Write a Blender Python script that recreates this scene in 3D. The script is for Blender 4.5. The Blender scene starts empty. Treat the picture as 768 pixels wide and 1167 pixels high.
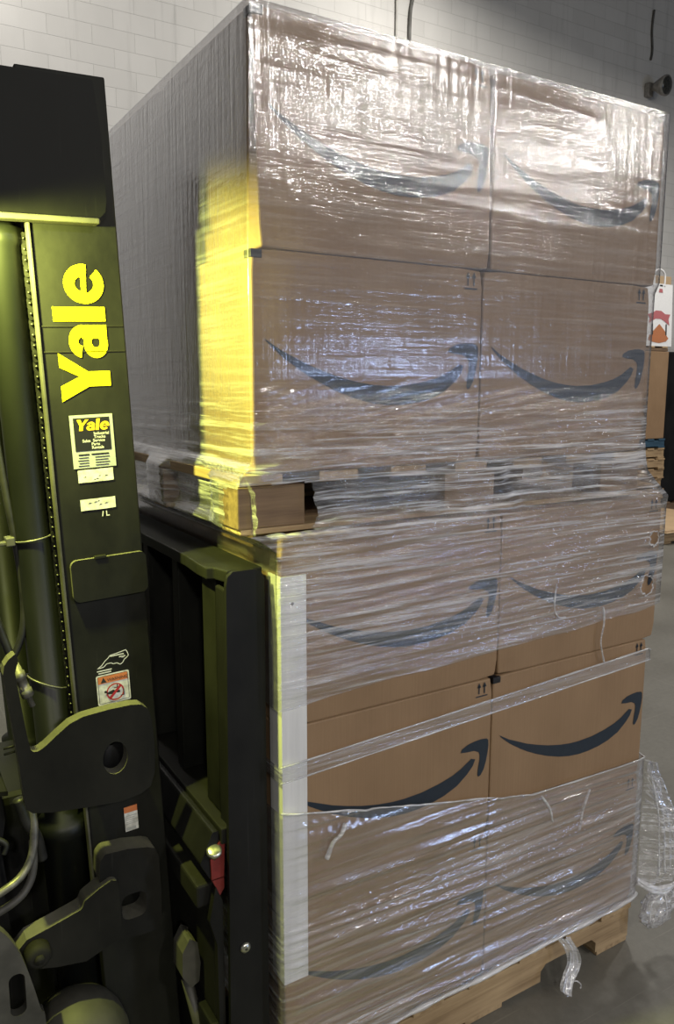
import bpy, bmesh, math, random
import numpy as np
from mathutils import Vector, Matrix
random.seed(7)
SC = bpy.context.scene
COL = SC.collection

# ---------------------------------------------------------------- camera
def cam_matrix(loc, yaw, pitch, roll):
    cy, sy, cp, sp = math.cos(yaw), math.sin(yaw), math.cos(pitch), math.sin(pitch)
    f = Vector((sy*cp, cy*cp, sp)); r = Vector((cy, -sy, 0)); u = r.cross(f)
    c, s = math.cos(roll), math.sin(roll)
    r2 = c*r + s*u; u2 = -s*r + c*u
    m = Matrix((r2, u2, -f)).transposed().to_4x4()
    m.translation = Vector(loc)
    return m
cd = bpy.data.cameras.new('camera')
cam = bpy.data.objects.new('camera', cd); COL.objects.link(cam)
cam.matrix_world = cam_matrix((-0.706, -1.455, 1.716), 0.547, -0.160, 0.001)
cd.sensor_fit = 'VERTICAL'; cd.sensor_height = 36.0
cd.lens = 36.0*899.0/1167.0
cd.clip_start = 0.02; cd.clip_end = 100
SC.camera = cam

# ---------------------------------------------------------------- world, lamps, exposure
w = bpy.data.worlds.new('world'); SC.world = w; w.use_nodes = True
w.node_tree.nodes['Background'].inputs[0].default_value = (0.93, 0.97, 1.0, 1)
w.node_tree.nodes['Background'].inputs[1].default_value = 0.035
def area(name, loc, target, sx, sy, power, col):
    d = bpy.data.lights.new(name, 'AREA'); d.shape = 'RECTANGLE'; d.size = sx; d.size_y = sy
    d.energy = power; d.color = col
    o = bpy.data.objects.new(name, d); COL.objects.link(o); o.location = loc
    o.rotation_euler = (Vector(target)-Vector(loc)).to_track_quat('-Z', 'Y').to_euler()
    return o
WARM = (1.0, 0.955, 0.88)
# high-bay lamps behind the photographer; first and last are added fill lights
for k, (x, pw) in enumerate(((1.6, 150), (4.9, 130), (8.6, 90), (-2.6, 165))):
    area('high_bay_or_fill_lamp', (x, -7.2, 5.1), (x-0.6*x*0.5, -3.0, 0.5), 0.55, 0.28, pw, WARM)
# high-bay lamps over the aisle beside the block wall
for x, z, tx, pw in ((-0.4, 6.5, 0.0, 130), (4.6, 6.42, -0.9, 170)):
    area('wall_aisle_lamp', (x, 5.1 if x < 0 else 4.3, z), (x+tx, 5.3 if x < 0 else 4.5, z-6), 1.2, 0.5, pw, WARM)
# fill light added to brighten the background stacks at the right
area('goods_fill_light', (8.2, 2.4, 5.2), (7.9, 3.4, 0), 0.9, 0.5, 150, WARM)
# open dock door far behind, cool daylight
area('dock_door_daylight', (8.7, -12.0, 0.95), (2.0, 0, 1.2), 0.9, 1.7, 210, (0.50, 0.66, 1.0))
# yellow-green work light on the truck's overhead guard
d = bpy.data.lights.new('truck_work_light', 'SPOT'); d.energy = 112; d.color = (0.92, 1.0, 0.20)
d.spot_size = math.radians(132); d.spot_blend = 0.5; d.shadow_soft_size = 0.02
wl = bpy.data.objects.new('truck_work_light', d); COL.objects.link(wl); wl.location = (-0.58, 0.085, 2.0)
wl.rotation_euler = Vector((0.66, 0.22, -0.72)).to_track_quat('-Z', 'Y').to_euler()
vs = SC.view_settings
vs.view_transform = 'Standard'; vs.look = 'None'; vs.gamma = 1.0; vs.exposure = 0.0; vs.use_curve_mapping = False

# ---------------------------------------------------------------- materials
def newmat(name):
    m = bpy.data.materials.new(name); m.use_nodes = True
    nt = m.node_tree; b = nt.nodes['Principled BSDF']
    return m, nt, b
def N(nt, t, **kw):
    n = nt.nodes.new(t)
    for k, v in kw.items(): setattr(n, k, v)
    return n
def mapped(nt, scale=(1, 1, 1), rot=(0, 0, 0), loc=(0, 0, 0)):
    tc = N(nt, 'ShaderNodeTexCoord'); mp = N(nt, 'ShaderNodeMapping')
    mp.inputs['Scale'].default_value = scale; mp.inputs['Rotation'].default_value = rot; mp.inputs['Location'].default_value = loc
    nt.links.new(tc.outputs['Object'], mp.inputs['Vector'])
    return mp.outputs['Vector']
def noise(nt, vec, scale=1.0, detail=3.0, rough=0.55):
    n = N(nt, 'ShaderNodeTexNoise'); n.inputs['Scale'].default_value = scale
    n.inputs['Detail'].default_value = detail; n.inputs['Roughness'].default_value = rough
    nt.links.new(vec, n.inputs['Vector'])
    return n.outputs['Fac']
def ramp(nt, fac, stops):
    r = N(nt, 'ShaderNodeValToRGB'); el = r.color_ramp.elements
    while len(el) < len(stops): el.new(0.5)
    for e, (p, c) in zip(el, stops):
        e.position = p; e.color = (c[0], c[1], c[2], 1) if not isinstance(c, float) else (c, c, c, 1)
    nt.links.new(fac, r.inputs['Fac'])
    return r.outputs['Color']
def math_(nt, op, a, b=None, clamp=False):
    n = N(nt, 'ShaderNodeMath', operation=op, use_clamp=clamp)
    for i, x in enumerate((a, b)):
        if x is None: continue
        if isinstance(x, (int, float)): n.inputs[i].default_value = x
        else: nt.links.new(x, n.inputs[i])
    return n.outputs[0]
def bump(nt, h, strength=0.3, dist=0.002, normal=None):
    n = N(nt, 'ShaderNodeBump'); n.inputs['Strength'].default_value = strength; n.inputs['Distance'].default_value = dist
    nt.links.new(h, n.inputs['Height'])
    if normal is not None: nt.links.new(normal, n.inputs['Normal'])
    return n.outputs['Normal']
def simple(name, c1, c2, scale=(8, 8, 8), rough=0.5, metal=0.0, bs=0.15, lo=0.35, hi=0.65, spec=0.5, detail=4.0):
    m, nt, b = newmat(name)
    v = mapped(nt, scale); f = noise(nt, v, 1.0, detail)
    nt.links.new(ramp(nt, f, [(lo, c1), (hi, c2)]), b.inputs['Base Color'])
    b.inputs['Roughness'].default_value = rough; b.inputs['Metallic'].default_value = metal
    b.inputs['Specular IOR Level'].default_value = spec
    if bs: nt.links.new(bump(nt, f, bs, 0.002), b.inputs['Normal'])
    return m
def paint(name, base, dust, rough):
    m, nt, b = newmat(name)
    f1 = noise(nt, mapped(nt, (5, 5, 3)), 1.0, 6.0, 0.65)
    f2 = noise(nt, mapped(nt, (160, 160, 5)), 1.0, 2.0)
    c = ramp(nt, f1, [(0.35, base), (0.72, dust)])
    s = ramp(nt, f2, [(0.68, 0.0), (0.78, 0.5)])
    mx = N(nt, 'ShaderNodeMix', data_type='RGBA'); nt.links.new(s, mx.inputs['Factor'])
    nt.links.new(c, mx.inputs['A']); mx.inputs['B'].default_value = tuple(x*1.6+0.008 for x in dust)+(1,)
    nt.links.new(mx.outputs['Result'], b.inputs['Base Color'])
    nt.links.new(math_(nt, 'ADD', math_(nt, 'MULTIPLY', f1, 0.25), rough-0.1), b.inputs['Roughness'])
    b.inputs['Specular IOR Level'].default_value = 0.18
    nt.links.new(bump(nt, f1, 0.12, 0.003), b.inputs['Normal'])
    return m
M = {}
M['paint'] = paint('black_truck_paint', (0.005, 0.0052, 0.0043), (0.019, 0.0195, 0.016), 0.58)
M['paint_dull'] = paint('dusty_black_steel', (0.0065, 0.0065, 0.0058), (0.019, 0.0185, 0.0155), 0.68)
M['paint_black'] = paint('flat_black_steel', (0.006, 0.006, 0.0065), (0.014, 0.014, 0.014), 0.5)
M['cylinder'] = simple('cylinder_paint', (0.0025, 0.003, 0.0025), (0.006, 0.007, 0.0055), (6, 6, 4), 0.45, 0.0, 0.05, spec=0.3)
M['chain'] = simple('oily_chain_steel', (0.006, 0.006, 0.005), (0.02, 0.02, 0.018), (60, 60, 60), 0.4, 0.3, 0.1)
M['paint_deep'] = paint('darkened_black_paint', (0.0028, 0.0029, 0.0026), (0.008, 0.0082, 0.007), 0.55)  # truck paint darkened to hold down the work light on the head block
M['lit_edge'] = paint('lit_plate_edge', (0.07, 0.068, 0.056), (0.14, 0.135, 0.11), 0.7)  # lighter edge colour stands in for lamp light on plate rims
M['rubber'] = simple('black_hose_rubber', (0.008, 0.008, 0.008), (0.02, 0.02, 0.019), (30, 30, 30), 0.5)
M['steel'] = simple('zinc_steel', (0.42, 0.42, 0.4), (0.62, 0.62, 0.58), (30, 30, 30), 0.28, 0.9, 0.05)
M['fitting'] = simple('hose_fitting_steel', (0.1, 0.1, 0.09), (0.22, 0.21, 0.18), (40, 40, 40), 0.45, 0.5, 0.1)
M['red'] = simple('red_clamp_paint', (0.13, 0.012, 0.011), (0.2, 0.022, 0.02), (25, 25, 25), 0.45)
M['dusty_fender'] = simple('dusty_grey_steel', (0.035, 0.034, 0.03), (0.085, 0.082, 0.07), (10, 10, 10), 0.55)
M['dome'] = simple('tan_hub_cover', (0.03, 0.0295, 0.025), (0.055, 0.053, 0.044), (9, 9, 9), 0.6)
def flat(name, c, rough=0.45, spec=0.4):
    m, nt, b = newmat(name)
    f = noise(nt, mapped(nt, (90, 90, 90)), 1.0, 3.0)
    nt.links.new(ramp(nt, f, [(0.3, tuple(x*0.86 for x in c)), (0.7, c)]), b.inputs['Base Color'])
    b.inputs['Roughness'].default_value = rough; b.inputs['Specular IOR Level'].default_value = spec
    return m
M['yellow'] = flat('yellow_lettering', (0.92, 0.80, 0.0))
M['label_grey'] = flat('sticker_grey', (0.42, 0.44, 0.42))
M['label_black'] = flat('sticker_black', (0.012, 0.012, 0.012))
M['label_yellow'] = flat('sticker_yellow', (0.85, 0.55, 0.02))
M['label_white'] = simple('worn_white_sticker', (0.45, 0.45, 0.4), (0.78, 0.78, 0.74), (60, 60, 60), 0.5, 0, 0)
M['label_orange'] = flat('sticker_orange', (0.62, 0.2, 0.07))
M['label_red'] = flat('sticker_red', (0.45, 0.03, 0.04))
M['ink'] = flat('sticker_ink', (0.03, 0.03, 0.03))
M['ink_white'] = flat('sticker_white_ink', (0.7, 0.7, 0.68))
def cardboard(name, base, dark):
    m, nt, b = newmat(name)
    f1 = noise(nt, mapped(nt, (7, 7, 5)), 1.0, 5.0, 0.6)
    f2 = noise(nt, mapped(nt, (220, 220, 4)), 1.0, 2.0)
    mixf = math_(nt, 'ADD', math_(nt, 'MULTIPLY', f1, 0.65), math_(nt, 'MULTIPLY', f2, 0.35))
    nt.links.new(ramp(nt, mixf, [(0.35, dark), (0.65, base)]), b.inputs['Base Color'])
    b.inputs['Roughness'].default_value = 0.62; b.inputs['Specular IOR Level'].default_value = 0.3
    nt.links.new(bump(nt, f2, 0.12, 0.001), b.inputs['Normal'])
    return m
M['card'] = cardboard('kraft_cardboard', (0.275, 0.178, 0.102), (0.23, 0.146, 0.082))
M['card_light'] = cardboard('light_kraft_sheet', (0.50, 0.36, 0.22), (0.42, 0.30, 0.18))
M['print'] = flat('blue_black_print', (0.016, 0.024, 0.036), 0.6)
M['tape'] = flat('black_tape', (0.015, 0.015, 0.018), 0.3)
M['board_white'] = simple('white_corner_board', (0.62, 0.62, 0.63), (0.74, 0.74, 0.75), (40, 40, 3), 0.55, 0, 0.05)
def wood(name, c1, c2, axis=0):
    m, nt, b = newmat(name)
    s = [60, 60, 60]; s[axis] = 3
    f = noise(nt, mapped(nt, s), 1.0, 5.0, 0.65)
    g = noise(nt, mapped(nt, (4, 4, 4)), 1.0, 3.0)
    mixf = math_(nt, 'ADD', math_(nt, 'MULTIPLY', f, 0.6), math_(nt, 'MULTIPLY', g, 0.4))
    nt.links.new(ramp(nt, mixf, [(0.36, c1), (0.62, c2)]), b.inputs['Base Color'])
    b.inputs['Roughness'].default_value = 0.75
    nt.links.new(bump(nt, f, 0.4, 0.002), b.inputs['Normal'])
    return m
M['wood_x'] = wood('pallet_wood', (0.22, 0.145, 0.075), (0.42, 0.30, 0.17), 0)
M['wood_y'] = wood('pallet_deck_wood', (0.22, 0.145, 0.075), (0.42, 0.30, 0.17), 1)
M['wood_brown'] = wood('brown_block_wood', (0.10, 0.06, 0.035), (0.23, 0.15, 0.085), 0)
M['wood_blue'] = wood('blue_pallet_wood', (0.012, 0.04, 0.07), (0.03, 0.08, 0.13), 0)
M['bag'] = flat('white_paper', (0.74, 0.74, 0.74), 0.6)
M['bag_red'] = flat('faded_red_print', (0.42, 0.13, 0.14), 0.6)
M['bag_brown'] = flat('orange_brown_print', (0.42, 0.16, 0.07), 0.6)
M['pink'] = flat('pink_red_wrap', (0.6, 0.18, 0.19), 0.5)
M['horn'] = simple('grey_lamp_housing', (0.16, 0.15, 0.14), (0.26, 0.25, 0.23), (20, 20, 20), 0.5)
M['lens'] = simple('dark_lamp_lens', (0.02, 0.02, 0.018), (0.05, 0.05, 0.045), (20, 20, 20), 0.2)
M['conduit'] = simple('grey_conduit', (0.30, 0.29, 0.27), (0.4, 0.39, 0.36), (9, 9, 9), 0.5)
M['cable'] = simple('dark_cable', (0.05, 0.048, 0.042), (0.1, 0.098, 0.09), (9, 9, 9), 0.6)

def wall_mat():
    m, nt, b = newmat('painted_block_wall')
    tc = N(nt, 'ShaderNodeTexCoord'); sp = N(nt, 'ShaderNodeSeparateXYZ'); nt.links.new(tc.outputs['Object'], sp.inputs[0])
    cb = N(nt, 'ShaderNodeCombineXYZ')
    nt.links.new(math_(nt, 'ADD', math_(nt, 'ADD', sp.outputs['X'], sp.outputs['Y']), -6.3-0.039+0.394), cb.inputs['X'])
    nt.links.new(math_(nt, 'ADD', sp.outputs['Z'], -0.054), cb.inputs['Y'])
    br = N(nt, 'ShaderNodeTexBrick'); br.offset = 0.5; br.offset_frequency = 2; br.squash = 1.0
    br.inputs['Scale'].default_value = 1.0; br.inputs['Mortar Size'].default_value = 0.0035; br.inputs['Mortar Smooth'].default_value = 0.6
    br.inputs['Brick Width'].default_value = 0.394; br.inputs['Row Height'].default_value = 0.168
    br.inputs['Color1'].default_value = (0.52, 0.51, 0.49, 1); br.inputs['Color2'].default_value = (0.49, 0.48, 0.46, 1)
    br.inputs['Mortar'].default_value = (0.41, 0.405, 0.385, 1)
    nt.links.new(cb.outputs[0], br.inputs['Vector'])
    g = noise(nt, mapped(nt, (1.2, 1.2, 0.7)), 1.0, 6.0, 0.6)
    st = noise(nt, mapped(nt, (6, 6, 0.5)), 1.0, 4.0, 0.6)
    k = math_(nt, 'MULTIPLY', ramp(nt, g, [(0.3, 0.9), (0.7, 1.04)]), ramp(nt, st, [(0.25, 0.8), (0.42, 1.0)]))
    mx = N(nt, 'ShaderNodeMix', data_type='RGBA', blend_type='MULTIPLY'); mx.inputs['Factor'].default_value = 1
    nt.links.new(br.outputs['Color'], mx.inputs['A']); nt.links.new(k, mx.inputs['B'])
    nt.links.new(mx.outputs['Result'], b.inputs['Base Color']); b.inputs['Roughness'].default_value = 0.7
    n1 = bump(nt, math_(nt, 'SUBTRACT', 1.0, br.outputs['Fac']), 0.5, 0.004)
    fine = noise(nt, mapped(nt, (70, 70, 70)), 1.0, 3.0)
    nt.links.new(bump(nt, fine, 0.25, 0.002, n1), b.inputs['Normal'])
    return m
M['wall'] = wall_mat()
def floor_mat():
    m, nt, b = newmat('worn_concrete')
    g = noise(nt, mapped(nt, (1.1, 1.1, 1)), 1.0, 8.0, 0.62)
    f = noise(nt, mapped(nt, (38, 38, 1)), 1.0, 5.0, 0.7)
    mixf = math_(nt, 'ADD', math_(nt, 'MULTIPLY', g, 0.7), math_(nt, 'MULTIPLY', f, 0.3))
    base = ramp(nt, mixf, [(0.34, (0.105, 0.100, 0.086)), (0.66, (0.19, 0.183, 0.162))])
    s1 = noise(nt, mapped(nt, (2.0, 90, 1), (0, 0, 0.55)), 1.0, 1.0)
    s2 = noise(nt, mapped(nt, (70, 1.2, 1), (0, 0, 0.35)), 1.0, 1.0)
    sc = math_(nt, 'MAXIMUM', ramp(nt, s1, [(0.70, 0.0), (0.76, 0.4)]), ramp(nt, s2, [(0.72, 0.0), (0.78, 0.35)]))
    mx = N(nt, 'ShaderNodeMix', data_type='RGBA'); nt.links.new(sc, mx.inputs['Factor'])
    nt.links.new(base, mx.inputs['A']); mx.inputs['B'].default_value = (0.26, 0.25, 0.22, 1)
    nt.links.new(mx.outputs['Result'], b.inputs['Base Color'])
    nt.links.new(math_(nt, 'ADD', math_(nt, 'MULTIPLY', g, 0.3), 0.35), b.inputs['Roughness'])
    nt.links.new(bump(nt, f, 0.15, 0.002), b.inputs['Normal'])
    return m
M['floor'] = floor_mat()

def film_mat(name, milk0, milk1, refl, rot, hs, vstr, rough, thr=0.56):
    """clear stretch film: several clinging layers, stretched into fine parallel creases"""
    m = bpy.data.materials.new(name); m.use_nodes = True; nt = m.node_tree; nt.nodes.clear()
    out = N(nt, 'ShaderNodeOutputMaterial')
    at = N(nt, 'ShaderNodeAttribute', attribute_name='pleat')
    pl = at.outputs['Fac']
    hA = noise(nt, mapped(nt, (2.2, 2.2, 75), (0, rot, 0)), 1.0, 4.0, 0.6)
    hB = noise(nt, mapped(nt, (7, 7, 210), (0, rot*1.3, 0)), 1.0, 3.0, 0.6)
    vA = noise(nt, mapped(nt, (95, 95, 3.5)), 1.0, 4.0, 0.65)
    cr = noise(nt, mapped(nt, (28, 28, 28)), 1.0, 5.0, 0.6)
    sp_ = noise(nt, mapped(nt, (55, 55, 120)), 1.0, 2.0, 0.6)
    big = noise(nt, mapped(nt, (2.4, 2.4, 3.2)), 1.0, 3.0, 0.5)
    hsum = math_(nt, 'ADD', math_(nt, 'MULTIPLY', hA, 0.7), math_(nt, 'MULTIPLY', hB, 0.35))
    height = math_(nt, 'ADD', math_(nt, 'MULTIPLY', hsum, math_(nt, 'ADD', math_(nt, 'MULTIPLY', pl, hs), 0.12)),
                   math_(nt, 'ADD', math_(nt, 'MULTIPLY', vA, vstr), math_(nt, 'ADD', math_(nt, 'MULTIPLY', cr, 0.12), math_(nt, 'MULTIPLY', sp_, 0.16))))
    nrm = bump(nt, height, 0.6, 0.0038)
    lw = N(nt, 'ShaderNodeLayerWeight'); lw.inputs['Blend'].default_value = 0.5; nt.links.new(nrm, lw.inputs['Normal'])
    r = math_(nt, 'ADD', math_(nt, 'MULTIPLY', math_(nt, 'POWER', lw.outputs['Facing'], 2.7), 1.5), refl, True)
    gl = N(nt, 'ShaderNodeBsdfGlossy'); gl.inputs['Roughness'].default_value = rough; gl.inputs['Color'].default_value = (0.95, 0.96, 1, 1)
    nt.links.new(nrm, gl.inputs['Normal'])
    g2 = N(nt, 'ShaderNodeBsdfGlossy'); g2.inputs['Roughness'].default_value = 0.30; g2.inputs['Color'].default_value = (0.95, 0.96, 1, 1)
    nt.links.new(nrm, g2.inputs['Normal'])
    gm = N(nt, 'ShaderNodeMixShader'); gm.inputs[0].default_value = 0.22
    nt.links.new(gl.outputs[0], gm.inputs[1]); nt.links.new(g2.outputs[0], gm.inputs[2])
    tr = N(nt, 'ShaderNodeBsdfTransparent'); tr.inputs['Color'].default_value = (0.97, 0.97, 0.98, 1)
    m1 = N(nt, 'ShaderNodeMixShader'); nt.links.new(r, m1.inputs[0]); nt.links.new(tr.outputs[0], m1.inputs[1]); nt.links.new(gm.outputs[0], m1.inputs[2])
    df = N(nt, 'ShaderNodeBsdfDiffuse'); df.inputs['Color'].default_value = (0.80, 0.80, 0.83, 1); nt.links.new(nrm, df.inputs['Normal'])
    st = ramp(nt, hsum, [(thr-0.06, 0.0), (thr+0.08, 1.0)])
    layer = ramp(nt, big, [(0.35, 0.55), (0.65, 1.25)])
    mk = math_(nt, 'ADD', math_(nt, 'MULTIPLY', layer, milk0),
               math_(nt, 'MULTIPLY', math_(nt, 'MULTIPLY', st, milk1), math_(nt, 'ADD', pl, 0.15)), True)
    m2 = N(nt, 'ShaderNodeMixShader'); nt.links.new(mk, m2.inputs[0]); nt.links.new(m1.outputs[0], m2.inputs[1]); nt.links.new(df.outputs[0], m2.inputs[2])
    nt.links.new(m2.outputs[0], out.inputs['Surface'])
    return m
M['film'] = film_mat('stretch_film', 0.04, 0.36, 0.085, -0.07, 2.7, 0.40, 0.085)
M['film_low'] = film_mat('stretch_film_low', 0.045, 0.22, 0.10, -0.05, 2.6, 0.12, 0.10)
M['film_rope'] = film_mat('rolled_film_edge', 0.30, 0.4, 0.16, 0.0, 1.2, 0.3, 0.12)
M['film_loose'] = film_mat('loose_film', 0.09, 0.5, 0.10, 0.5, 1.0, 0.5, 0.1)

# ---------------------------------------------------------------- mesh building helpers
class MB:
    def __init__(s): s.v = []; s.f = []; s.mi = []; s.sm = []
    def add(s, vs, fs, mi=0, smooth=False):
        o = len(s.v); s.v += [tuple(map(float, p)) for p in vs]
        s.f += [tuple(i+o for i in f) for f in fs]; s.mi += [mi]*len(fs); s.sm += [smooth]*len(fs)
        return s
    def box(s, x0, x1, y0, y1, z0, z1, mi=0):
        vs = [(x, y, z) for z in (z0, z1) for y in (y0, y1) for x in (x0, x1)]
        return s.add(vs, [(0, 2, 3, 1), (4, 5, 7, 6), (0, 1, 5, 4), (2, 6, 7, 3), (0, 4, 6, 2), (1, 3, 7, 5)], mi)
    def prism_y(s, poly, y0, y1, mi=0, mi_side=None, hole=None, smooth_side=False):
        """outline in XZ, extruded along Y; an optional hole outline is cut through"""
        if mi_side is None: mi_side = mi
        def area2(p): return sum(p[i][0]*p[(i+1) % len(p)][1]-p[(i+1) % len(p)][0]*p[i][1] for i in range(len(p)))
        if area2(poly) < 0: poly = poly[::-1]
        vs, tris = triangulate([poly] + ([hole] if hole else []))
        n = len(vs)
        s.add([(x, y0, z) for x, z in vs]+[(x, y1, z) for x, z in vs],
              [t for t in tris]+[tuple(i+n for i in t[::-1]) for t in tris], mi)
        k = len(poly)
        s.add([(x, y0, z) for x, z in poly]+[(x, y1, z) for x, z in poly], [(i, i+k, (i+1) % k+k, (i+1) % k)[::-1] for i in range(k)], mi_side, smooth_side)
        if hole:
            if area2(hole) < 0: hole = hole[::-1]
            k = len(hole)
            s.add([(x, y0, z) for x, z in hole]+[(x, y1, z) for x, z in hole], [(i, i+k, (i+1) % k+k, (i+1) % k) for i in range(k)], mi_side, True)
        return s
    def tube(s, path, r, seg=10, mi=0, closed=False, caps=True):
        P = [Vector(p) for p in path]; n = len(P)
        R = r if isinstance(r, (list, tuple)) else [r]*n
        vs = []; prev = None
        for i in range(n):
            if closed: t = P[(i+1) % n]-P[i-1]
            else: t = P[min(i+1, n-1)]-P[max(i-1, 0)]
            t.normalize()
            if prev is None:
                a = Vector((0, 0, 1)) if abs(t.z) < 0.9 else Vector((1, 0, 0))
                u = t.cross(a).normalized()
            else: u = (prev - t*prev.dot(t)).normalized()
            prev = u; q = t.cross(u)
            for k in range(seg):
                a = 2*math.pi*k/seg
                vs.append(P[i]+(u*math.cos(a)+q*math.sin(a))*R[i])
        fs = []
        for i in range(n if closed else n-1):
            j = (i+1) % n
            for k in range(seg):
                l = (k+1) % seg
                fs.append((i*seg+k, i*seg+l, j*seg+l, j*seg+k))
        if not closed and caps:
            fs.append(tuple(range(seg))[::-1]); fs.append(tuple((n-1)*seg+k for k in range(seg)))
        return s.add(vs, fs, mi, True)
    def lathe(s, c, axis, prof, seg=24, mi=0):
        """profile (distance along axis, radius) revolved about axis from c"""
        ax = Vector(axis).normalized(); a = Vector((0, 0, 1)) if abs(ax.z) < 0.9 else Vector((1, 0, 0))
        u = ax.cross(a).normalized(); q = ax.cross(u); c = Vector(c); vs = []; fs = []
        for h, r in prof:
            for k in range(seg):
                t = 2*math.pi*k/seg; vs.append(c+ax*h+(u*math.cos(t)+q*math.sin(t))*r)
        for i in range(len(prof)-1):
            for k in range(seg):
                l = (k+1) % seg; fs.append((i*seg+k, i*seg+l, (i+1)*seg+l, (i+1)*seg+k))
        fs.append(tuple(range(seg))[::-1]); fs.append(tuple((len(prof)-1)*seg+k for k in range(seg)))
        return s.add(vs, fs, mi, True)
    def flat_y(s, poly, y, mi=0, holes=()):
        """thin printed shape facing -Y"""
        vs, tris = triangulate([poly]+list(holes))
        return s.add([(x, y, z) for x, z in vs], tris, mi)
    def build(s, name, mats, parent=None, bevel=0.0, xf=None, seg=2, angle=35, pos=None):
        me = bpy.data.meshes.new(name)
        off = Vector((0, 0, 0))
        if parent is not None: off = world_loc(parent)
        V = [Vector(p) for p in s.v]
        if xf is not None: V = [xf(p) for p in V]
        own = Vector(pos) if pos is not None else (off if parent is not None else Vector((0, 0, 0)))
        V = [p-own for p in V]
        me.from_pydata(V, [], s.f)
        mats = mats if isinstance(mats, (list, tuple)) else [mats]
        for m in mats: me.materials.append(m)
        me.polygons.foreach_set('material_index', s.mi); me.polygons.foreach_set('use_smooth', s.sm)
        me.update()
        o = bpy.data.objects.new(name, me); COL.objects.link(o)
        if parent is not None: o.parent = parent
        o.location = own-off
        bm = bmesh.new(); bm.from_mesh(me); bmesh.ops.recalc_face_normals(bm, faces=bm.faces) if s.closed() else None
        bm.to_mesh(me); bm.free()
        if bevel:
            b = o.modifiers.new('bevel', 'BEVEL'); b.width = bevel; b.segments = seg; b.limit_method = 'ANGLE'; b.angle_limit = math.radians(angle)
            b.harden_normals = False
        return o
    def closed(s): return getattr(s, 'solid', False)
def world_loc(o):
    v = Vector((0, 0, 0))
    while o is not None: v = v+o.location; o = o.parent
    return v
def triangulate(loops):
    """ear-fill one outline with holes; returns 2D verts and tris wound to face -Y when read as (x, z)"""
    from mathutils.geometry import delaunay_2d_cdt
    vs = []; edges = []
    for lp in loops:
        o = len(vs); n = len(lp); vs += [Vector((p[0], p[1])) for p in lp]; edges += [(o+i, o+(i+1) % n) for i in range(n)]
    V, E_, F, *_ = delaunay_2d_cdt(vs, edges, [], 0, 1e-7)
    def inside(pt, lp):
        c = False; n = len(lp); x, y = pt
        for i in range(n):
            x1, y1 = lp[i][0], lp[i][1]; x2, y2 = lp[(i+1) % n][0], lp[(i+1) % n][1]
            if (y1 > y) != (y2 > y) and x < (x2-x1)*(y-y1)/(y2-y1)+x1: c = not c
        return c
    tris = []
    for f in F:
        cx = sum(V[i].x for i in f)/len(f); cz = sum(V[i].y for i in f)/len(f)
        if inside((cx, cz), loops[0]) and not any(inside((cx, cz), h) for h in loops[1:]):
            a, b, c = (V[i] for i in f[:3])
            if (b-a).cross(c-a) < 0: f = f[::-1]
            tris.append(tuple(f))
    return [(p.x, p.y) for p in V], tris
def tag(o, label=None, cat=None, group=None, kind=None):
    if label: o['label'] = label
    if cat: o['category'] = cat
    if group: o['group'] = group
    if kind: o['kind'] = kind
    return o
def empty(name, loc, label, cat, group=None):
    o = bpy.data.objects.new(name, None); COL.objects.link(o); o.location = loc; o.empty_display_size = 0.1
    return tag(o, label, cat, group)
def rounded(x0, x1, z0, z1, r, n=5):
    p = []
    for cx, cz, a in ((x1-r, z1-r, 0), (x0+r, z1-r, 90), (x0+r, z0+r, 180), (x1-r, z0+r, 270)):
        for k in range(n+1):
            t = math.radians(a+90*k/n); p.append((cx+r*math.cos(t), cz+r*math.sin(t)))
    return p
def ell(cx, cz, rx, rz, a0=0, a1=360, n=28):
    full = abs(a1-a0) >= 360
    return [(cx+rx*math.cos(math.radians(a0+(a1-a0)*k/n)), cz+rz*math.sin(math.radians(a0+(a1-a0)*k/n))) for k in range(n if full else n+1)]
def spline(pts, n=8, closed=False):
    P = [Vector(p) for p in pts]; m = len(P); out = []
    for i in range(m if closed else m-1):
        if closed: a, b, c, d_ = P[i-1], P[i], P[(i+1) % m], P[(i+2) % m]
        else: a, b, c, d_ = P[max(i-1, 0)], P[i], P[i+1], P[min(i+2, m-1)]
        for k in range(n):
            t = k/n
            out.append(0.5*((2*b)+(c-a)*t+(2*a-5*b+4*c-d_)*t*t+(3*b-a-3*c+d_)*t**3))
    if not closed: out.append(P[-1].copy())
    return out
# lattice value noise on arrays
def vn(x, y, seed=0):
    rs = np.random.RandomState(seed); T = rs.rand(256, 256)
    xi = np.floor(x).astype(int); yi = np.floor(y).astype(int); fx = x-xi; fy = y-yi
    fx = fx*fx*(3-2*fx); fy = fy*fy*(3-2*fy)
    g = lambda a, b: T[a % 256, b % 256]
    return (g(xi, yi)*(1-fx)+g(xi+1, yi)*fx)*(1-fy)+(g(xi, yi+1)*(1-fx)+g(xi+1, yi+1)*fx)*fy
def ridge(x, y, seed=0): return 1-np.abs(2*vn(x, y, seed)-1)
def smooth(a, b, x):
    t = np.clip((x-a)/(b-a), 0, 1); return t*t*(3-2*t)

# ---------------------------------------------------------------- structure: floor, walls
b = MB(); b.box(-9, 13.5, -14, 6.3, -0.12, 0.0); tag(b.build('floor', M['floor']), kind='structure')
b = MB(); b.box(-9, 13.5, 6.3, 6.5, 0, 8.6); tag(b.build('wall_back', M['wall']), kind='structure')
b = MB(); b.box(-9.2, -9, -14, 6.3, 0, 8.6); tag(b.build('wall_left', M['wall']), kind='structure')

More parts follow.
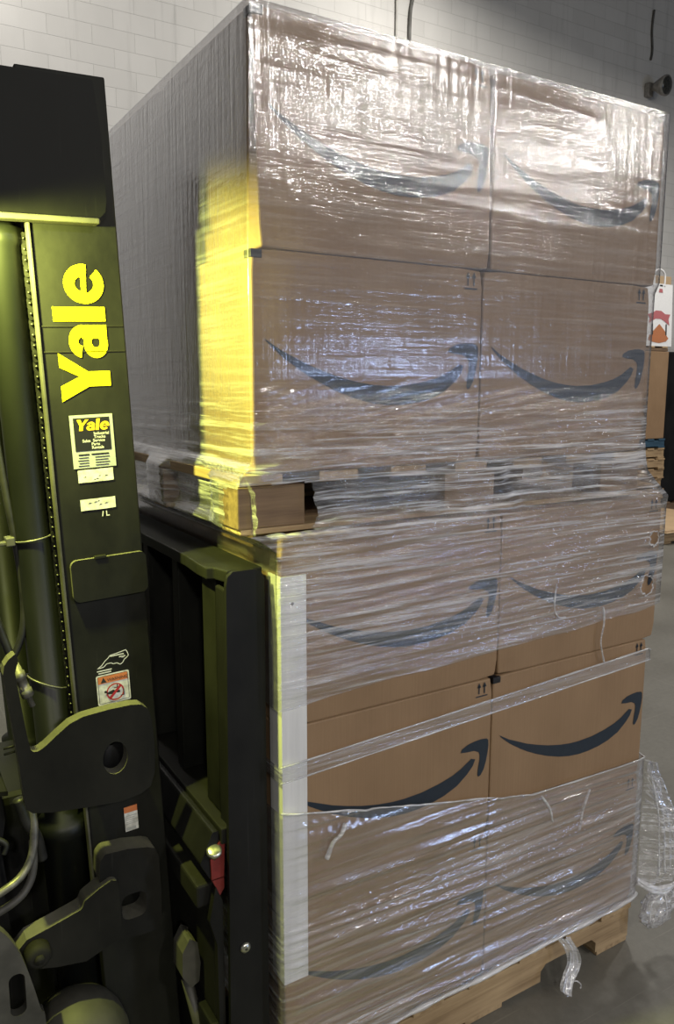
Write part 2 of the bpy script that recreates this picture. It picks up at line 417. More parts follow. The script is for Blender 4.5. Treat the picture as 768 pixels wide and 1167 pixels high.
# ---------------------------------------------------------------- cartons
S_UP = [(0.046, 0.612), (0.10, 0.568), (0.152, 0.537), (0.21, 0.502), (0.274, 0.472), (0.345, 0.443), (0.422, 0.420), (0.49, 0.407), (0.552, 0.402), (0.64, 0.405), (0.732, 0.423), (0.80, 0.445), (0.847, 0.470), (0.905, 0.516)]
S_LO = [(0.928, 0.505), (0.915, 0.466), (0.885, 0.425), (0.829, 0.370), (0.76, 0.335), (0.692, 0.316), (0.62, 0.307), (0.557, 0.307), (0.49, 0.317), (0.425, 0.336), (0.345, 0.37), (0.277, 0.408), (0.22, 0.445), (0.174, 0.48), (0.11, 0.535), (0.055, 0.595)]
S_HD = [(0.845, 0.574), (0.852, 0.595), (0.886, 0.614), (0.925, 0.622), (0.958, 0.624), (0.99, 0.618), (1.0, 0.605), (1.002, 0.570), (0.998, 0.523), (0.99, 0.47), (0.978, 0.421), (0.962, 0.39), (0.949, 0.383), (0.943, 0.40), (0.947, 0.45), (0.953, 0.491), (0.953, 0.525), (0.946, 0.545), (0.92, 0.562), (0.88, 0.566)]
def carton(x, y, z, wdt, dep, h, label, group, front=True, tape=False, dx_top=0.0, seed=0, marks=True):
    """corrugated shipping carton, front face towards -Y, lower front left corner at (x, y, z)"""
    rs = np.random.RandomState(seed)
    n = 10
    V = []; F = []; idx = {}
    def vid(i, j, k):
        if (i, j, k) not in idx:
            u, v, t = i/n, j/n, k/n
            bul = 0.0018
            px = x+u*wdt+dx_top*t; py = y+v*dep; pz = z+t*h
            if j == 0: py -= bul*math.sin(math.pi*u)*math.sin(math.pi*t)
            if i == 0: px -= bul*math.sin(math.pi*v)*math.sin(math.pi*t)
            if i == n: px += 0.0006*math.sin(math.pi*v)*math.sin(math.pi*t)
            e = sum(q in (0, n) for q in (i, j, k))
            if e == 3: px += (0.004 if i == 0 else -0.004); py += (0.003 if j == 0 else -0.003); pz += (0.003 if k == 0 else -0.003)
            idx[(i, j, k)] = len(V); V.append((px, py, pz))
        return idx[(i, j, k)]
    for a in range(n):
        for c in range(n):
            F.append((vid(a, 0, c), vid(a+1, 0, c), vid(a+1, 0, c+1), vid(a, 0, c+1)))
            F.append((vid(a, n, c), vid(a, n, c+1), vid(a+1, n, c+1), vid(a+1, n, c)))
            F.append((vid(0, a, c), vid(0, a, c+1), vid(0, a+1, c+1), vid(0, a+1, c)))
            F.append((vid(n, a, c), vid(n, a+1, c), vid(n, a+1, c+1), vid(n, a, c+1)))
            F.append((vid(a, c, n), vid(a+1, c, n), vid(a+1, c+1, n), vid(a, c+1, n)))
            F.append((vid(a, c, 0), vid(a, c+1, 0), vid(a+1, c+1, 0), vid(a+1, c, 0)))
    m = MB(); m.add(V, F)
    base = (x+wdt/2, y+dep/2, z)
    o = m.build('carton', M['card'], None, bevel=0.004, pos=base, angle=50)
    tag(o, label, 'box', group)
    def place(p):
        u, t = p
        return (x+u*wdt+dx_top*t, z+t*h)
    def fy(p): return y-0.0018*math.sin(math.pi*min(max((p[0]-x)/wdt, 0), 1))*math.sin(math.pi*min(max((p[1]-z)/h, 0), 1))-0.0012
    if front:
        pr = MB()
        for poly in (S_UP+S_LO, S_HD):
            pts = [place((u*0.985, t)) for u, t in poly]
            vs, tris = triangulate([pts])
            pr.add([(px, fy((px, pz)), pz) for px, pz in vs], tris)
        pr.build('printed_arrow', M['print'], o)
        if marks:
            mk = MB()
            for u in (0.925, 0.955):
                for poly in ([(u-0.0028, 0.915), (u+0.0028, 0.915), (u+0.0028, 0.965), (u-0.0028, 0.965)],
                             [(u-0.0105, 0.955), (u+0.0105, 0.955), (u, 0.985)]):
                    pts = [place(q) for q in poly]; mk.flat_y(pts, y-0.0012)
            mk.flat_y([place(q) for q in [(0.908, 0.896), (0.972, 0.896), (0.972, 0.904), (0.908, 0.904)]], y-0.0012)
            mk.build('up_arrow_mark', M['print'], o)
    if tape:
        t = MB()
        t.box(x+dx_top-0.0012, x+dx_top+0.024, y-0.0013, y+0.03, z+h-0.018, z+h-0.002)
        t.build('tape', M['tape'], o, bevel=0.0006)
    return o
LH = 0.4205; LX = 0.025; LY = -0.031
UP = 'cartons of the upper load'; LOW = 'cartons of the lower load'
H4 = 0.448; H5 = 0.440; Z4 = 1.534; Z5 = Z4+H4
G = 0.0012
lay = {0: ('bottom layer of the lower load', 'bottom'), 1: ('middle layer of the lower load', 'middle'), 2: ('top layer of the lower load', 'top')}
front_txt = {
    (0, 0): 'film-covered brown carton in lowest row at left, at foot of white corner board',
    (0, 1): 'brown carton in lowest row at right, behind thick film with loose ends',
    (1, 0): 'bare brown carton with dark arrow and white corner board, second row from bottom at left',
    (1, 1): 'bare brown carton with whole dark arrow in view, second row from bottom at right',
    (2, 0): 'brown carton under the yellow-lit wooden block, top row of lower load at left',
    (2, 1): 'brown carton whose film is torn in two round holes, top row of lower load'}
for k in range(3):
    z = 0.144+k*LH
    for i in range(2):
        wk = 0.613 if k == 2 else 0.6
        carton(LX+i*wk+G*i, LY, z, wk-G, 0.5, LH-G, front_txt[(k, i)], LOW, True, tape=(k == 1 and i == 1), seed=k*7+i)
    for i in range(2):
        side = 'left' if i == 0 else 'right'
        carton(LX+i*wk+G*i, LY+0.5+2*G, z, wk-G, 0.498, LH-G, 'brown carton at back %s, %s' % (side, lay[k][0]), LOW, False, seed=k*7+i+3)
carton(-0.018, 0, Z4, 0.5965, 0.5, H4-G, 'brown carton with blue glare on its film, lower row of upper load at left', UP, True, tape=True, seed=31)
carton(-0.018+0.6, 0, Z4, 0.599, 0.5, H4-G, 'brown carton with dark arrow, lower row of upper load at right', UP, True, seed=32)
carton(-0.018, 0.5035, Z4, 0.5965, 0.5, H4-G, 'brown carton in shade of the mast, back left of upper load, lower row', UP, False, seed=33)
carton(-0.018+0.6, 0.5035, Z4, 0.599, 0.5, H4-G, 'brown carton at back right of upper load, lower row', UP, False, seed=34)
carton(0.002, 0, Z5, 0.5965, 0.5, H5, 'brown carton at top left of the stack with white lamp glare on film', UP, True, tape=True, dx_top=-0.012, seed=35)
carton(0.602, 0, Z5, 0.599, 0.5, H5-0.004, 'brown carton at top right of the stack, arrow half hidden by glare', UP, True, dx_top=-0.002, seed=36)
carton(0.0, 0.5035, Z5, 0.5975, 0.5, H5, 'brown carton in shade of the mast, back left of upper load, top row', UP, False, dx_top=-0.01, seed=37)
carton(0.601, 0.5035, Z5, 0.599, 0.5, H5-0.004, 'brown carton at back right of upper load, top row', UP, False, seed=38)

# white corner board on the lower load's front left edge
b = MB(); t = 0.004
x0, y0 = LX-0.0012-t, LY-0.0025-t
poly = [(x0, y0), (x0+0.062, y0), (x0+0.062, y0+t), (x0+t, y0+t), (x0+t, y0+0.058), (x0, y0+0.058)]
z0, z1 = 0.375, 1.322
n = len(poly)
b.add([(px, py, z0) for px, py in poly]+[(px, py, z1) for px, py in poly], [(i, (i+1) % n, (i+1) % n+n, i+n) for i in range(n)]+[tuple(range(n))[::-1], tuple(range(n, 2*n))])
cb = b.build('corner_board', M['board_white'], None, bevel=0.0012, pos=(x0, y0, z0))
tag(cb, 'tall white corner board on the front left edge of the lower load', 'corner board')
b = MB(); b.lathe((x0+0.028, y0-0.0002, 1.262), (0, -1, 0), [(0, 0.0035), (0.0006, 0.0035)], 12); b.build('hole', M['ink'], cb)

# ---------------------------------------------------------------- pallets
def upper_pallet():
    r = empty('wooden_pallet', (0.56, 0.5, 1.409), 'wooden block pallet between the two wrapped loads', 'pallet')
    z = 1.409
    for cy in (0.0, 0.45, 0.90):
        for cx in (-0.056, 0.48, 1.022):
            m = MB(); m.box(cx, cx+0.156, cy, cy+0.1, z+0.013, z+0.100); m.build('block', M['wood_brown'], r, bevel=0.003)
        m = MB(); m.box(-0.050, 1.178, cy+0.002, cy+0.098, z, z+0.0125); m.build('bottom_board', M['wood_x'], r, bevel=0.002)
    for k in range(7):
        x = -0.050+k*0.188; m = MB(); m.box(x, x+0.1, 0.004, 1.0, z+0.101, z+0.1235); m.build('deck_board', M['wood_y'], r, bevel=0.002)
    return r
upper_pallet()
def lower_pallet():
    r = empty('wooden_pallet', (0.62, 0.47, 0), 'wooden stringer pallet on the floor under the whole stack', 'pallet')
    prof = [(0.02, 0.018), (0.17, 0.018), (0.17, 0.05), (0.19, 0.068), (0.38, 0.068), (0.40, 0.05), (0.40, 0.018), (0.85, 0.018), (0.85, 0.05), (0.87, 0.068), (1.06, 0.068), (1.08, 0.05), (1.08, 0.018), (1.225, 0.018), (1.225, 0.118), (0.02, 0.118)]
    for y in (-0.028, 0.46, 0.93):
        m = MB(); m.prism_y(prof, y, y+0.04); m.build('stringer', M['wood_x'], r, bevel=0.002)
    for k in range(7):
        x = 0.02+k*0.184; wd = 0.135 if k in (0, 6) else 0.10
        if k == 6: x = 1.225-wd
        m = MB(); m.box(x, x+wd, -0.036, 0.978, 0.1185, 0.1425); m.build('deck_board', M['wood_y'], r, bevel=0.002)
    for x in (0.02, 0.30, 0.57, 0.84, 1.09):
        if x in (0.30, 0.84): continue
        m = MB(); m.box(x, x+0.135, -0.026, 0.972, 0.001, 0.0175); m.build('bottom_board', M['wood_y'], r, bevel=0.002)
    return r
lower_pallet()

# ---------------------------------------------------------------- stretch film
def interp(zs, tab):
    t = sorted(tab); return np.interp(zs, [a for a, _ in t], [b_ for _, b_ in t])
def wrap(name, rect, ztop, zbot, nz, res, disp, pleat, mat, hole=None, parent=None):
    """closed sheet of film round the load: rect(z)->x0,x1,y0,y1; disp/pleat(side,u,z) arrays"""
    sides = []   # (side, u array 0..1)
    for sd, nu in zip('frbl', res): sides.append((sd, np.linspace(0, 1, nu, endpoint=False)))
    cols = []; V = []
    for sd, us in sides:
        for u in us: cols.append((sd, u))
    nc = len(cols)
    t = np.linspace(0, 1, nz+1)
    P = np.zeros((nz+1, nc, 3)); A = np.zeros((nz+1, nc)); c0 = 0
    for sd, us in sides:
        k = len(us); U = us[None, :].repeat(nz+1, 0)
        if sd == 'f': s = U
        elif sd == 'r': s = U+1
        elif sd == 'b': s = U+2
        else: s = U+3
        zt = ztop(sd, U); zb = zbot(sd, U); Z = zb+(zt-zb)*t[:, None]
        x0, x1, y0, y1 = rect(Z)
        if sd == 'f': X = x0+(x1-x0)*U; Y = y0; nx, ny = 0, -1
        elif sd == 'r': X = x1; Y = y0+(y1-y0)*U; nx, ny = 1, 0
        elif sd == 'b': X = x1+(x0-x1)*U; Y = y1; nx, ny = 0, 1
        else: X = x0; Y = y1+(y0-y1)*U; nx, ny = -1, 0
        ed = np.minimum(smooth(0, 0.03, U), smooth(0, 0.03, 1-U))
        d_ = disp(sd, U, Z)*(0.15+0.85*ed)
        P[:, c0:c0+k, 0] = X+nx*d_+0*Y; P[:, c0:c0+k, 1] = Y+ny*d_+0*X; P[:, c0:c0+k, 2] = Z
        A[:, c0:c0+k] = pleat(sd, U, Z)
        c0 += k
    F = []
    for i in range(nz):
        for j in range(nc):
            l = (j+1) % nc
            if hole is not None:
                c = P[i, j]
                if hole(cols[j][0], c): continue
            F.append((i*nc+j, i*nc+l, (i+1)*nc+l, (i+1)*nc+j))
    me = bpy.data.meshes.new(name); me.from_pydata(P.reshape(-1, 3), [], F)
    me.polygons.foreach_set('use_smooth', [True]*len(F))
    a = me.attributes.new('pleat', 'FLOAT', 'POINT'); a.data.foreach_set('value', A.reshape(-1).astype(np.float32))
    me.materials.append(mat); me.update()
    o = bpy.data.objects.new(name, me); COL.objects.link(o)
    if parent is not None:
        o.parent = parent
    return o, P
def side_xyz(sd, U, L=1.22, D=1.0):   # running length round the load for noise
    return {'f': U*L, 'r': 5+U*D, 'b': 10+U*L, 'l': 15+U*D}[sd]
# upper film: over the upper load, gathered across the pallet gap, down over the top of the lower load
def rect1(Z):
    x0 = interp(Z, [(2.45, -.020), (2.0, -.026), (1.56, -.026), (1.52, -.062), (1.42, -.064), (1.405, -.03), (1.375, .0115), (0.9, .0115)])
    x1 = interp(Z, [(2.45, 1.208), (1.99, 1.209), (1.96, 1.192), (1.55, 1.188), (1.48, 1.19), (1.43, 1.235), (1.405, 1.262), (1.38, 1.257), (1.0, 1.256), (0.9, 1.25)])
    y0 = interp(Z, [(2.45, -.0075), (1.56, -.0075), (1.50, -.016), (1.43, -.035), (1.408, -.041), (0.9, -.041)])
    y1 = interp(Z, [(2.45, 1.012), (1.45, 1.012), (1.41, .985), (0.9, .985)])
    return x0, x1, y0, y1
def mid(Z, a, b_, c, d_): return smooth(a, b_, Z)*(1-smooth(c, d_, Z))
def disp1(sd, U, Z):
    L = side_xyz(sd, U)
    gap = mid(Z, 1.405, 1.45, 1.50, 1.545)
    low = 1-smooth(1.38, 1.43, Z)
    # gathered ropes, fanning out from the pallet's left corner and rising to the right
    ang = 0.10*L if sd == 'f' else 0.02*L
    fan = (Z-1.47)/(0.6+1.0*L if sd == 'f' else 1.0)
    r1 = ridge(L*2.2, (Z-ang)*46+3, 3); r2 = ridge(L*5.0, (Z-ang*0.6)*95, 4); r3 = ridge(L*1.5+9, fan*110, 5)
    w_mid = mid(Z, 1.36, 1.44, 1.60, 1.74)
    d = 0.0008+0.0012*vn(L*9, Z*9, 6)
    d = d+w_mid*(0.010*r1**3+0.004*r2**2+0.010*r3**3)
    d = d+low*(0.0045*ridge(L*1.6, (Z-0.07*L)*60, 7)**2+0.0022*ridge(L*4, (Z-0.05*L)*130, 8)**2)
    up = smooth(1.70, 1.85, Z)
    d = d+up*(0.0007*ridge(L*60, Z*4, 9)**2+0.0005*ridge(L*2.5, Z*30, 10)**3)
    if sd == 'f':
        blk = np.maximum.reduce([mid(U, -.2, -.1, .12, .18), mid(U, .40, .44, .54, .60), mid(U, .82, .88, 1.2, 1.3)])
        d = d-gap*(1-blk)*0.022
    elif sd == 'l':
        d = d*0.3-gap*mid(U, .02, .2, .8, .88)*0.03*(1-mid(U, .4, .45, .55, .6))
        d = np.where(Z < 1.40, 0.001, d)
    return d
def pleat1(sd, U, Z):
    L = side_xyz(sd, U)
    p = mid(Z, 1.36, 1.46, 1.58, 1.72)*1.0+(1-smooth(1.36, 1.46, Z))*0.75
    p = p*(0.55+0.9*vn(L*2.2, Z*9, 12))+0.5*mid(Z, 1.42, 1.48, 1.55, 1.60)+0.12*vn(L*3, Z*5, 13)
    if sd == 'l': p = p*0.45*smooth(1.38, 1.44, Z)
    return np.clip(p, 0, 1.5)
zt1 = lambda sd, U: 2.4265+0*U
def zb1(sd, U):
    L = side_xyz(sd, U)
    base = {'f': 1.03+0.06*U, 'r': 1.09+0.02*U, 'b': 1.11-0.06*U, 'l': 1.05-0.02*U}[sd]
    return base+0.016*(vn(L*7, L*0, 14)-.5)*np.minimum(smooth(0, .1, U), smooth(0, .1, 1-U))
def hole1(sd, c):
    x, y, z = c
    if sd == 'f':
        if 1.413 < z < 1.512+0.02*min(0, x) and x < 0.105-0.5*(max(0, 1.44-z)): return True
        for hx, hz, hr in ((1.206, 1.287, 0.020), (1.188, 1.153, 0.025)):
            if (x-hx)**2+((z-hz)*0.85)**2 < hr*hr*(1+0.3*math.sin(7*math.atan2(z-hz, x-hx))): return True
    if sd == 'l' and 1.418 < z < 1.505 and y < 0.05: return True
    return False
film1, P1 = wrap('stretch_film', rect1, zt1, zb1, 280, (260, 60, 24, 150), disp1, pleat1, M['film'], hole1)
tag(film1, 'clear stretch film around the upper load and pallet, creased over the lower load', 'plastic wrap')
# rolled film over the top rim of the upper load
def rope(name, pts, rad, mat, parent, seed=0, seg=8):
    rs = np.random.RandomState(seed); m = MB(); n = len(pts)
    k = np.convolve(rs.rand(n+8), np.ones(5)/5, 'same')[4:4+n]
    m.tube(pts, [float(rad*(0.35+1.3*q)) for q in k], seg)
    o = m.build(name, mat, parent)
    a = o.data.attributes.new('pleat', 'FLOAT', 'POINT'); a.data.foreach_set('value', np.full(len(o.data.vertices), 0.8, np.float32))
    return o
# lip of film folded over the top
top = P1[-1]; nc = len(top); V = []; cen = np.array([0.6, 0.5, 0])
for i, (ins, dz) in enumerate(((0, 0), (0.012, 0.002), (0.05, 0.002), (0.11, 0.0015))):
    for j, c in enumerate(top):
        x = min(max(c[0], -.02+ins), 1.208-ins); y = min(max(c[1], -.0075+ins), 1.012-ins)
        V.append((x, y, c[2]+dz+(0.0008*math.sin(j*1.7+i) if i > 1 else 0)))
F = [(i*nc+j, i*nc+(j+1) % nc, (i+1)*nc+(j+1) % nc, (i+1)*nc+j) for i in range(3) for j in range(nc)]
m = MB(); m.add(V, F, 0, True); lip = m.build('folded_rim', M['film'], film1)
a = lip.data.attributes.new('pleat', 'FLOAT', 'POINT'); a.data.foreach_set('value', np.full(len(V), 0.05, np.float32))
# ragged film tufts at the torn holes
for hx, hz, hr, sd_ in ((1.206, 1.287, 0.021, 1), (1.188, 1.153, 0.026, 2)):
    rs = np.random.RandomState(sd_); pts = []
    for k in range(29):
        a_ = 2*math.pi*k/28; rr = hr*(0.9+0.35*rs.rand())
        pts.append((min(hx+rr*math.cos(a_), 1.252), -0.0435-0.006*rs.rand(), hz+rr*math.sin(a_)))
    rope('torn_edge', pts, 0.0022, M['film_rope'], film1, sd_)
# bunched film beside the pallet's front left block
# lower film
ZB2 = {'f': lambda U: 0.150+0.018*U, 'r': lambda U: 0.168+0*U, 'b': lambda U: 0.168-0.018*U, 'l': lambda U: 0.150+0*U}
def zb2(sd, U): return ZB2[sd](U)+0*U
def zt2(sd, U):
    if sd == 'f': return np.interp(U, [0, .05, .32, .49, .62, .75, 1], [.80, .785, .71, .667, .632, .627, .617])
    if sd == 'r': return 0.617+0.05*U
    if sd == 'b': return 0.667+0.08*U
    return 0.747+0.053*U
def rect2(Z): o = 0*Z; return o+.0115, o+1.2305, o-.0430, o+.987
def disp2(sd, U, Z):
    L = side_xyz(sd, U)
    d = 0.001+0.0075*ridge(L*1.3, (Z+0.05*L)*44, 21)**3+0.003*ridge(L*4, (Z+0.02*L)*110, 22)**2+0.003*vn(L*6, Z*6, 23)
    if sd == 'l': d = np.minimum(d*0.4, 0.003)
    return d
def pleat2(sd, U, Z):
    L = side_xyz(sd, U)
    p = 0.25+0.75*vn(L*1.8, Z*10, 24)
    p = p*(0.35+0.65*(1-smooth(0.50, 0.60, Z)))+0.6*(1-smooth(0.16, 0.25, Z))
    return p
film2, P2 = wrap('stretch_film', rect2, zt2, zb2, 130, (240, 50, 24, 60), disp2, pleat2, M['film_low'])
tag(film2, 'loose clear stretch film around the lowest row of cartons, trailing at the right', 'plastic wrap')
nf = 240
rope('rolled_edge', [tuple(P2[0][j]+np.array([0, -.003, 0])) for j in range(0, nf+40, 2)], 0.0055, M['film_rope'], film2, 31)
rope('rolled_edge', [tuple(P2[-1][j]+np.array([0, -.001, 0])) for j in range(0, nf+40, 2)], 0.0022, M['film_rope'], film2, 32)
# narrow film band across the middle row
def zb3(sd, U):
    c = {'f': .868+.055*U, 'r': .923+.01*U, 'b': .933-.03*U, 'l': .903-.035*U}[sd]
    return c+0*U
def zt3(sd, U): return zb3(sd, U)+{'f': .036+0*U, 'r': .03+0*U, 'b': .03+0*U, 'l': .036+0*U}[sd]
film3, P3 = wrap('stretch_film', lambda Z: (0*Z+.0115, 0*Z+1.2285, 0*Z-.0415, 0*Z+.987), zt3, zb3, 10, (200, 40, 20, 40),
                 lambda sd, U, Z: 0.0006+0.0012*ridge(side_xyz(sd, U)*2, Z*90, 33)**2, lambda sd, U, Z: 0.45+0.4*vn(side_xyz(sd, U)*5, Z*40, 34), M['film_low'])
tag(film3, 'narrow clear film band slanting across the second row of cartons from bottom', 'plastic wrap')
rope('rolled_edge', [tuple(P3[0][j]+np.array([0, -.001, 0])) for j in range(0, 202, 2)], 0.0018, M['film_rope'], film3, 35)
rope('rolled_edge', [tuple(P3[-1][j]+np.array([0, -.001, 0])) for j in range(0, 202, 2)], 0.0022, M['film_rope'], film3, 36)
# loose flap at the right front corner
def sheet(name, A, B, nu, nv, mat, parent, fold, seed, bow=0.03, milk=0.5):
    """film between two edge curves A and B with folds running from A to B"""
    A = spline(A, 12); B = spline(B, 12)
    pick = lambda C, t: C[min(int(t*(len(C)-1)+0.5), len(C)-1)]
    V = []; F = []; W_ = []
    rs = np.random.RandomState(seed); ph = rs.rand(6)*6
    for i in range(nv+1):
        t = i/nv; a_, b_ = pick(A, t), pick(B, t)
        for j in range(nu+1):
            u = j/nu; p = a_.lerp(b_, u)
            q = sum(math.sin((u*1.2+0.35*t)*fq+ph[k])/(k+1) for k, fq in enumerate((11, 23, 41)))
            q2 = math.sin(u*7+ph[3]+t*5)*0.5
            V.append(p+Vector((0.35, -0.9, 0.1))*(fold*(q+q2)*math.sin(min(u*2.2, 1)*math.pi/2)+bow*math.sin(u*math.pi)))
            W_.append(milk*(0.3+0.7*abs(math.sin(u*21+t*6+ph[1]))))
    for i in range(nv):
        for j in range(nu): F.append((i*(nu+1)+j, i*(nu+1)+j+1, (i+1)*(nu+1)+j+1, (i+1)*(nu+1)+j))
    m = MB(); m.add(V, F, 0, True); o = m.build(name, mat, parent)
    at = o.data.attributes.new('pleat', 'FLOAT', 'POINT'); at.data.foreach_set('value', np.array(W_, np.float32))
    return o
A = [(1.232, -.045, .612), (1.233, -.046, .50), (1.233, -.046, .36), (1.231, -.05, .20)]
B = [(1.246, -.050, .600), (1.292, -.075, .48), (1.345, -.10, .36), (1.372, -.11, .27), (1.350, -.09, .215)]
sheet('loose_flap', A, B, 24, 70, M['film_loose'], film2, 0.009, 41, 0.02, 1.0)
for k in range(6):
    f_ = (0.15, 0.35, 0.55, 0.72, 0.86, 1.0)[k]
    p0 = Vector((1.242, -.05, .60-.04*k*0.6)); p1 = Vector((1.262+0.085*f_, -.075-.02*f_, .40)); p2 = Vector((1.26+.11*f_, -.085-.02*f_, .235+0.03*f_))
    rope('film_fold', spline([p0, p0.lerp(p1, .5)+Vector((0.006*math.sin(k*2), -.006, 0)), p1, p2], 10), 0.0027, M['film_rope'], film2, 50+k, 6)
rope('film_twist', spline([(1.222, -.052, .225), (1.25, -.075, .205), (1.29, -.09, .190), (1.335, -.10, .195), (1.372, -.11, .215)], 10), 0.0085, M['film_rope'], film2, 60)
rope('film_twist', spline([(1.222, -.054, .215), (1.255, -.085, .192), (1.30, -.098, .180), (1.34, -.10, .200)], 10), 0.006, M['film_rope'], film2, 61)
sheet('film_bunch', [(-.052, .20, 1.548), (-.050, .12, 1.55), (-.046, .05, 1.548), (-.040, .008, 1.54)], [(-.030, .22, 1.408), (-.034, .12, 1.405), (-.030, .03, 1.404), (-.022, -.012, 1.409)], 40, 60, M['film_loose'], film1, 0.003, 45, 0.02)
# crumpled pocket hanging below the twist
V = []; F = []; rs = np.random.RandomState(9); nu, nv = 30, 20
for i in range(nv+1):
    for j in range(nu):
        th = math.pi*(0.05+0.9*i/nv); ph = 2*math.pi*j/nu
        k = 1+0.16*math.sin(5*ph+3*th)+0.12*math.sin(9*ph-4*th+1)+0.08*math.sin(14*th+3*ph)
        V.append((1.288+0.062*k*math.sin(th)*math.cos(ph)+0.02*math.cos(th), -.085+0.032*k*math.sin(th)*math.sin(ph), .130+0.058*math.cos(th)*(1+0.1*math.sin(6*ph))))
for i in range(nv):
    for j in range(nu): F.append((i*nu+j, i*nu+(j+1) % nu, (i+1)*nu+(j+1) % nu, (i+1)*nu+j))
m = MB(); m.add(V, F, 0, True); pk = m.build('crumpled_pocket', M['film_loose'], film2)
a = pk.data.attributes.new('pleat', 'FLOAT', 'POINT'); a.data.foreach_set('value', np.full(len(V), 0.7, np.float32))
for k in range(6):
    ph = k*1.05; pts = [(1.288+0.064*math.sin(t_)*math.cos(ph+0.3*t_)+0.018*math.cos(t_), -.085+0.034*math.sin(t_)*math.sin(ph+0.3*t_), .130+0.058*math.cos(t_)) for t_ in np.linspace(0.2, 2.9, 16)]
    rope('pocket_crease', pts, 0.0016, M['film_rope'], film2, 70+k, 6)
# film tail hanging over the pallet's edge
tail = [(0.900, -.053, .160), (0.915, -.066, .125), (0.918, -.075, .085), (0.893, -.082, .055), (0.872, -.09, .03), (0.868, -.095, .012)]
sheet('film_tail', [(x-.018*(1-0.12*i), y, z+.004*i) for i, (x, y, z) in enumerate(tail)], [(x+.020*(1-0.1*i), y-.012, z) for i, (x, y, z) in enumerate(tail)], 14, 60, M['film_rope'], film2, 0.0035, 82, 0.006, 0.9)
sheet('film_tail', [(x-.010+.006*math.sin(i*2), y-.010, z+.006*i) for i, (x, y, z) in enumerate(tail)], [(x+.013, y-.026, z+.002*i) for i, (x, y, z) in enumerate(tail)], 12, 60, M['film_rope'], film2, 0.004, 83, -0.006, 0.9)
rope('film_strand', spline([(0.893, -.085, .055), (0.905, -.09, .04), (0.925, -.095, .036), (0.938, -.1, .022), (0.935, -.1, .012)], 6), 0.0018, M['film_rope'], film2, 90, 6)
# tape-like film gathers on the middle row: vertical string on the right carton, scrap on the left
rope('film_string', spline([(1.006, -.047, 1.115), (1.012, -.0475, 1.07), (1.004, -.047, 1.02), (1.012, -.047, .985), (1.022, -.047, .955)], 8), 0.0028, M['film_rope'], film1, 91, 6)
rope('film_string', spline([(0.82, -.048, 1.205), (0.815, -.048, 1.15), (0.83, -.048, 1.115), (0.86, -.048, 1.11)], 8), 0.002, M['film_rope'], film1, 92, 6)
rope('film_scrap', spline([(0.17, -.056, .735), (0.155, -.06, .715), (0.135, -.058, .70), (0.12, -.056, .665)], 8), 0.005, M['film_rope'], film2, 93, 6)
rope('film_scrap', spline([(0.99, -.05, .585), (0.965, -.05, .53), (0.955, -.05, .47)], 8), 0.0035, M['film_rope'], film2, 94, 6)
rope('film_scrap', spline([(0.80, -.05, .615), (0.83, -.05, .575), (0.845, -.05, .53)], 8), 0.003, M['film_rope'], film2, 95, 6)

# ---------------------------------------------------------------- forklift
FL = empty('forklift', (-0.5, 0.5, 0), 'black forklift with yellow lettering on its mast, holding the load', 'forklift')
TILT = 0.041
def mt(p):   # mast leans back a little: rotate about the mast foot
    c, s = math.cos(TILT), math.sin(TILT); x, y, z = p[0]+0.137, p[1], p[2]
    return Vector((x*c-z*s-0.137, y, x*s+z*c))
YM = 0.20
def mx(X, Z): return (X+TILT*Z, Z)      # measured (X, Z) -> mast frame
def letters(m, mi, fn, y, bold=True):
    """heavy lettering drawn in reading space (u along the line, v up, cap height 1); fn maps (u, v) to (x, z)"""
    def put(poly, holes=(), dy=0): m.flat_y([fn(*p) for p in poly], y-dy, mi, [[fn(*p) for p in h] for h in holes])
    put([(0.0, 1.0), (0.30, 1.0), (0.475, 0.62), (0.66, 1.0), (0.93, 1.0), (0.57, 0.44), (0.57, 0.0), (0.28, 0.0), (0.28, 0.44)])
    ox = 0.80   # a
    put(ell(ox+0.30, 0.235, 0.275, 0.245), [ell(ox+0.33, 0.235, 0.10, 0.085)])
    put([(ox+0.40, 0.0), (ox+0.66, 0.0), (ox+0.66, 0.52), (ox+0.40, 0.50)], dy=0.00012)
    put(ell(ox+0.345, 0.49, 0.315, 0.275, 0, 168)+ell(ox+0.345, 0.48, 0.085, 0.105, 168, 0, 14), dy=0.00024)
    ox = 1.53   # l
    put([(ox, 0.0), (ox+0.27, 0.0), (ox+0.27, 1.03), (ox, 1.03)])
    ox = 1.86   # e
    cx, cz = ox+0.37, 0.375
    put(ell(cx, cz, 0.37, 0.395, -5, 318, 40)+ell(cx, cz, 0.17, 0.19, 318, 190, 16)+[(cx+0.36, cz-0.07)],
        [ell(cx, cz+0.06, 0.13, 0.12, 0, 180, 14)])
    return 2.60
def text_on(m, mi, s, x, z, size, y, align='LEFT'):
    cu = bpy.data.curves.new('t', 'FONT'); cu.body = s; cu.size = size; cu.align_x = align; cu.offset = size*0.012
    ob = bpy.data.objects.new('t', cu); COL.objects.link(ob)
    dg = bpy.context.evaluated_depsgraph_get(); me = bpy.data.meshes.new_from_object(ob.evaluated_get(dg))
    m.add([(x+v.co.x, y, z+v.co.y) for v in me.vertices], [tuple(p.vertices) for p in me.polygons], mi)
    bpy.data.objects.remove(ob); bpy.data.curves.remove(cu); bpy.data.meshes.remove(me)

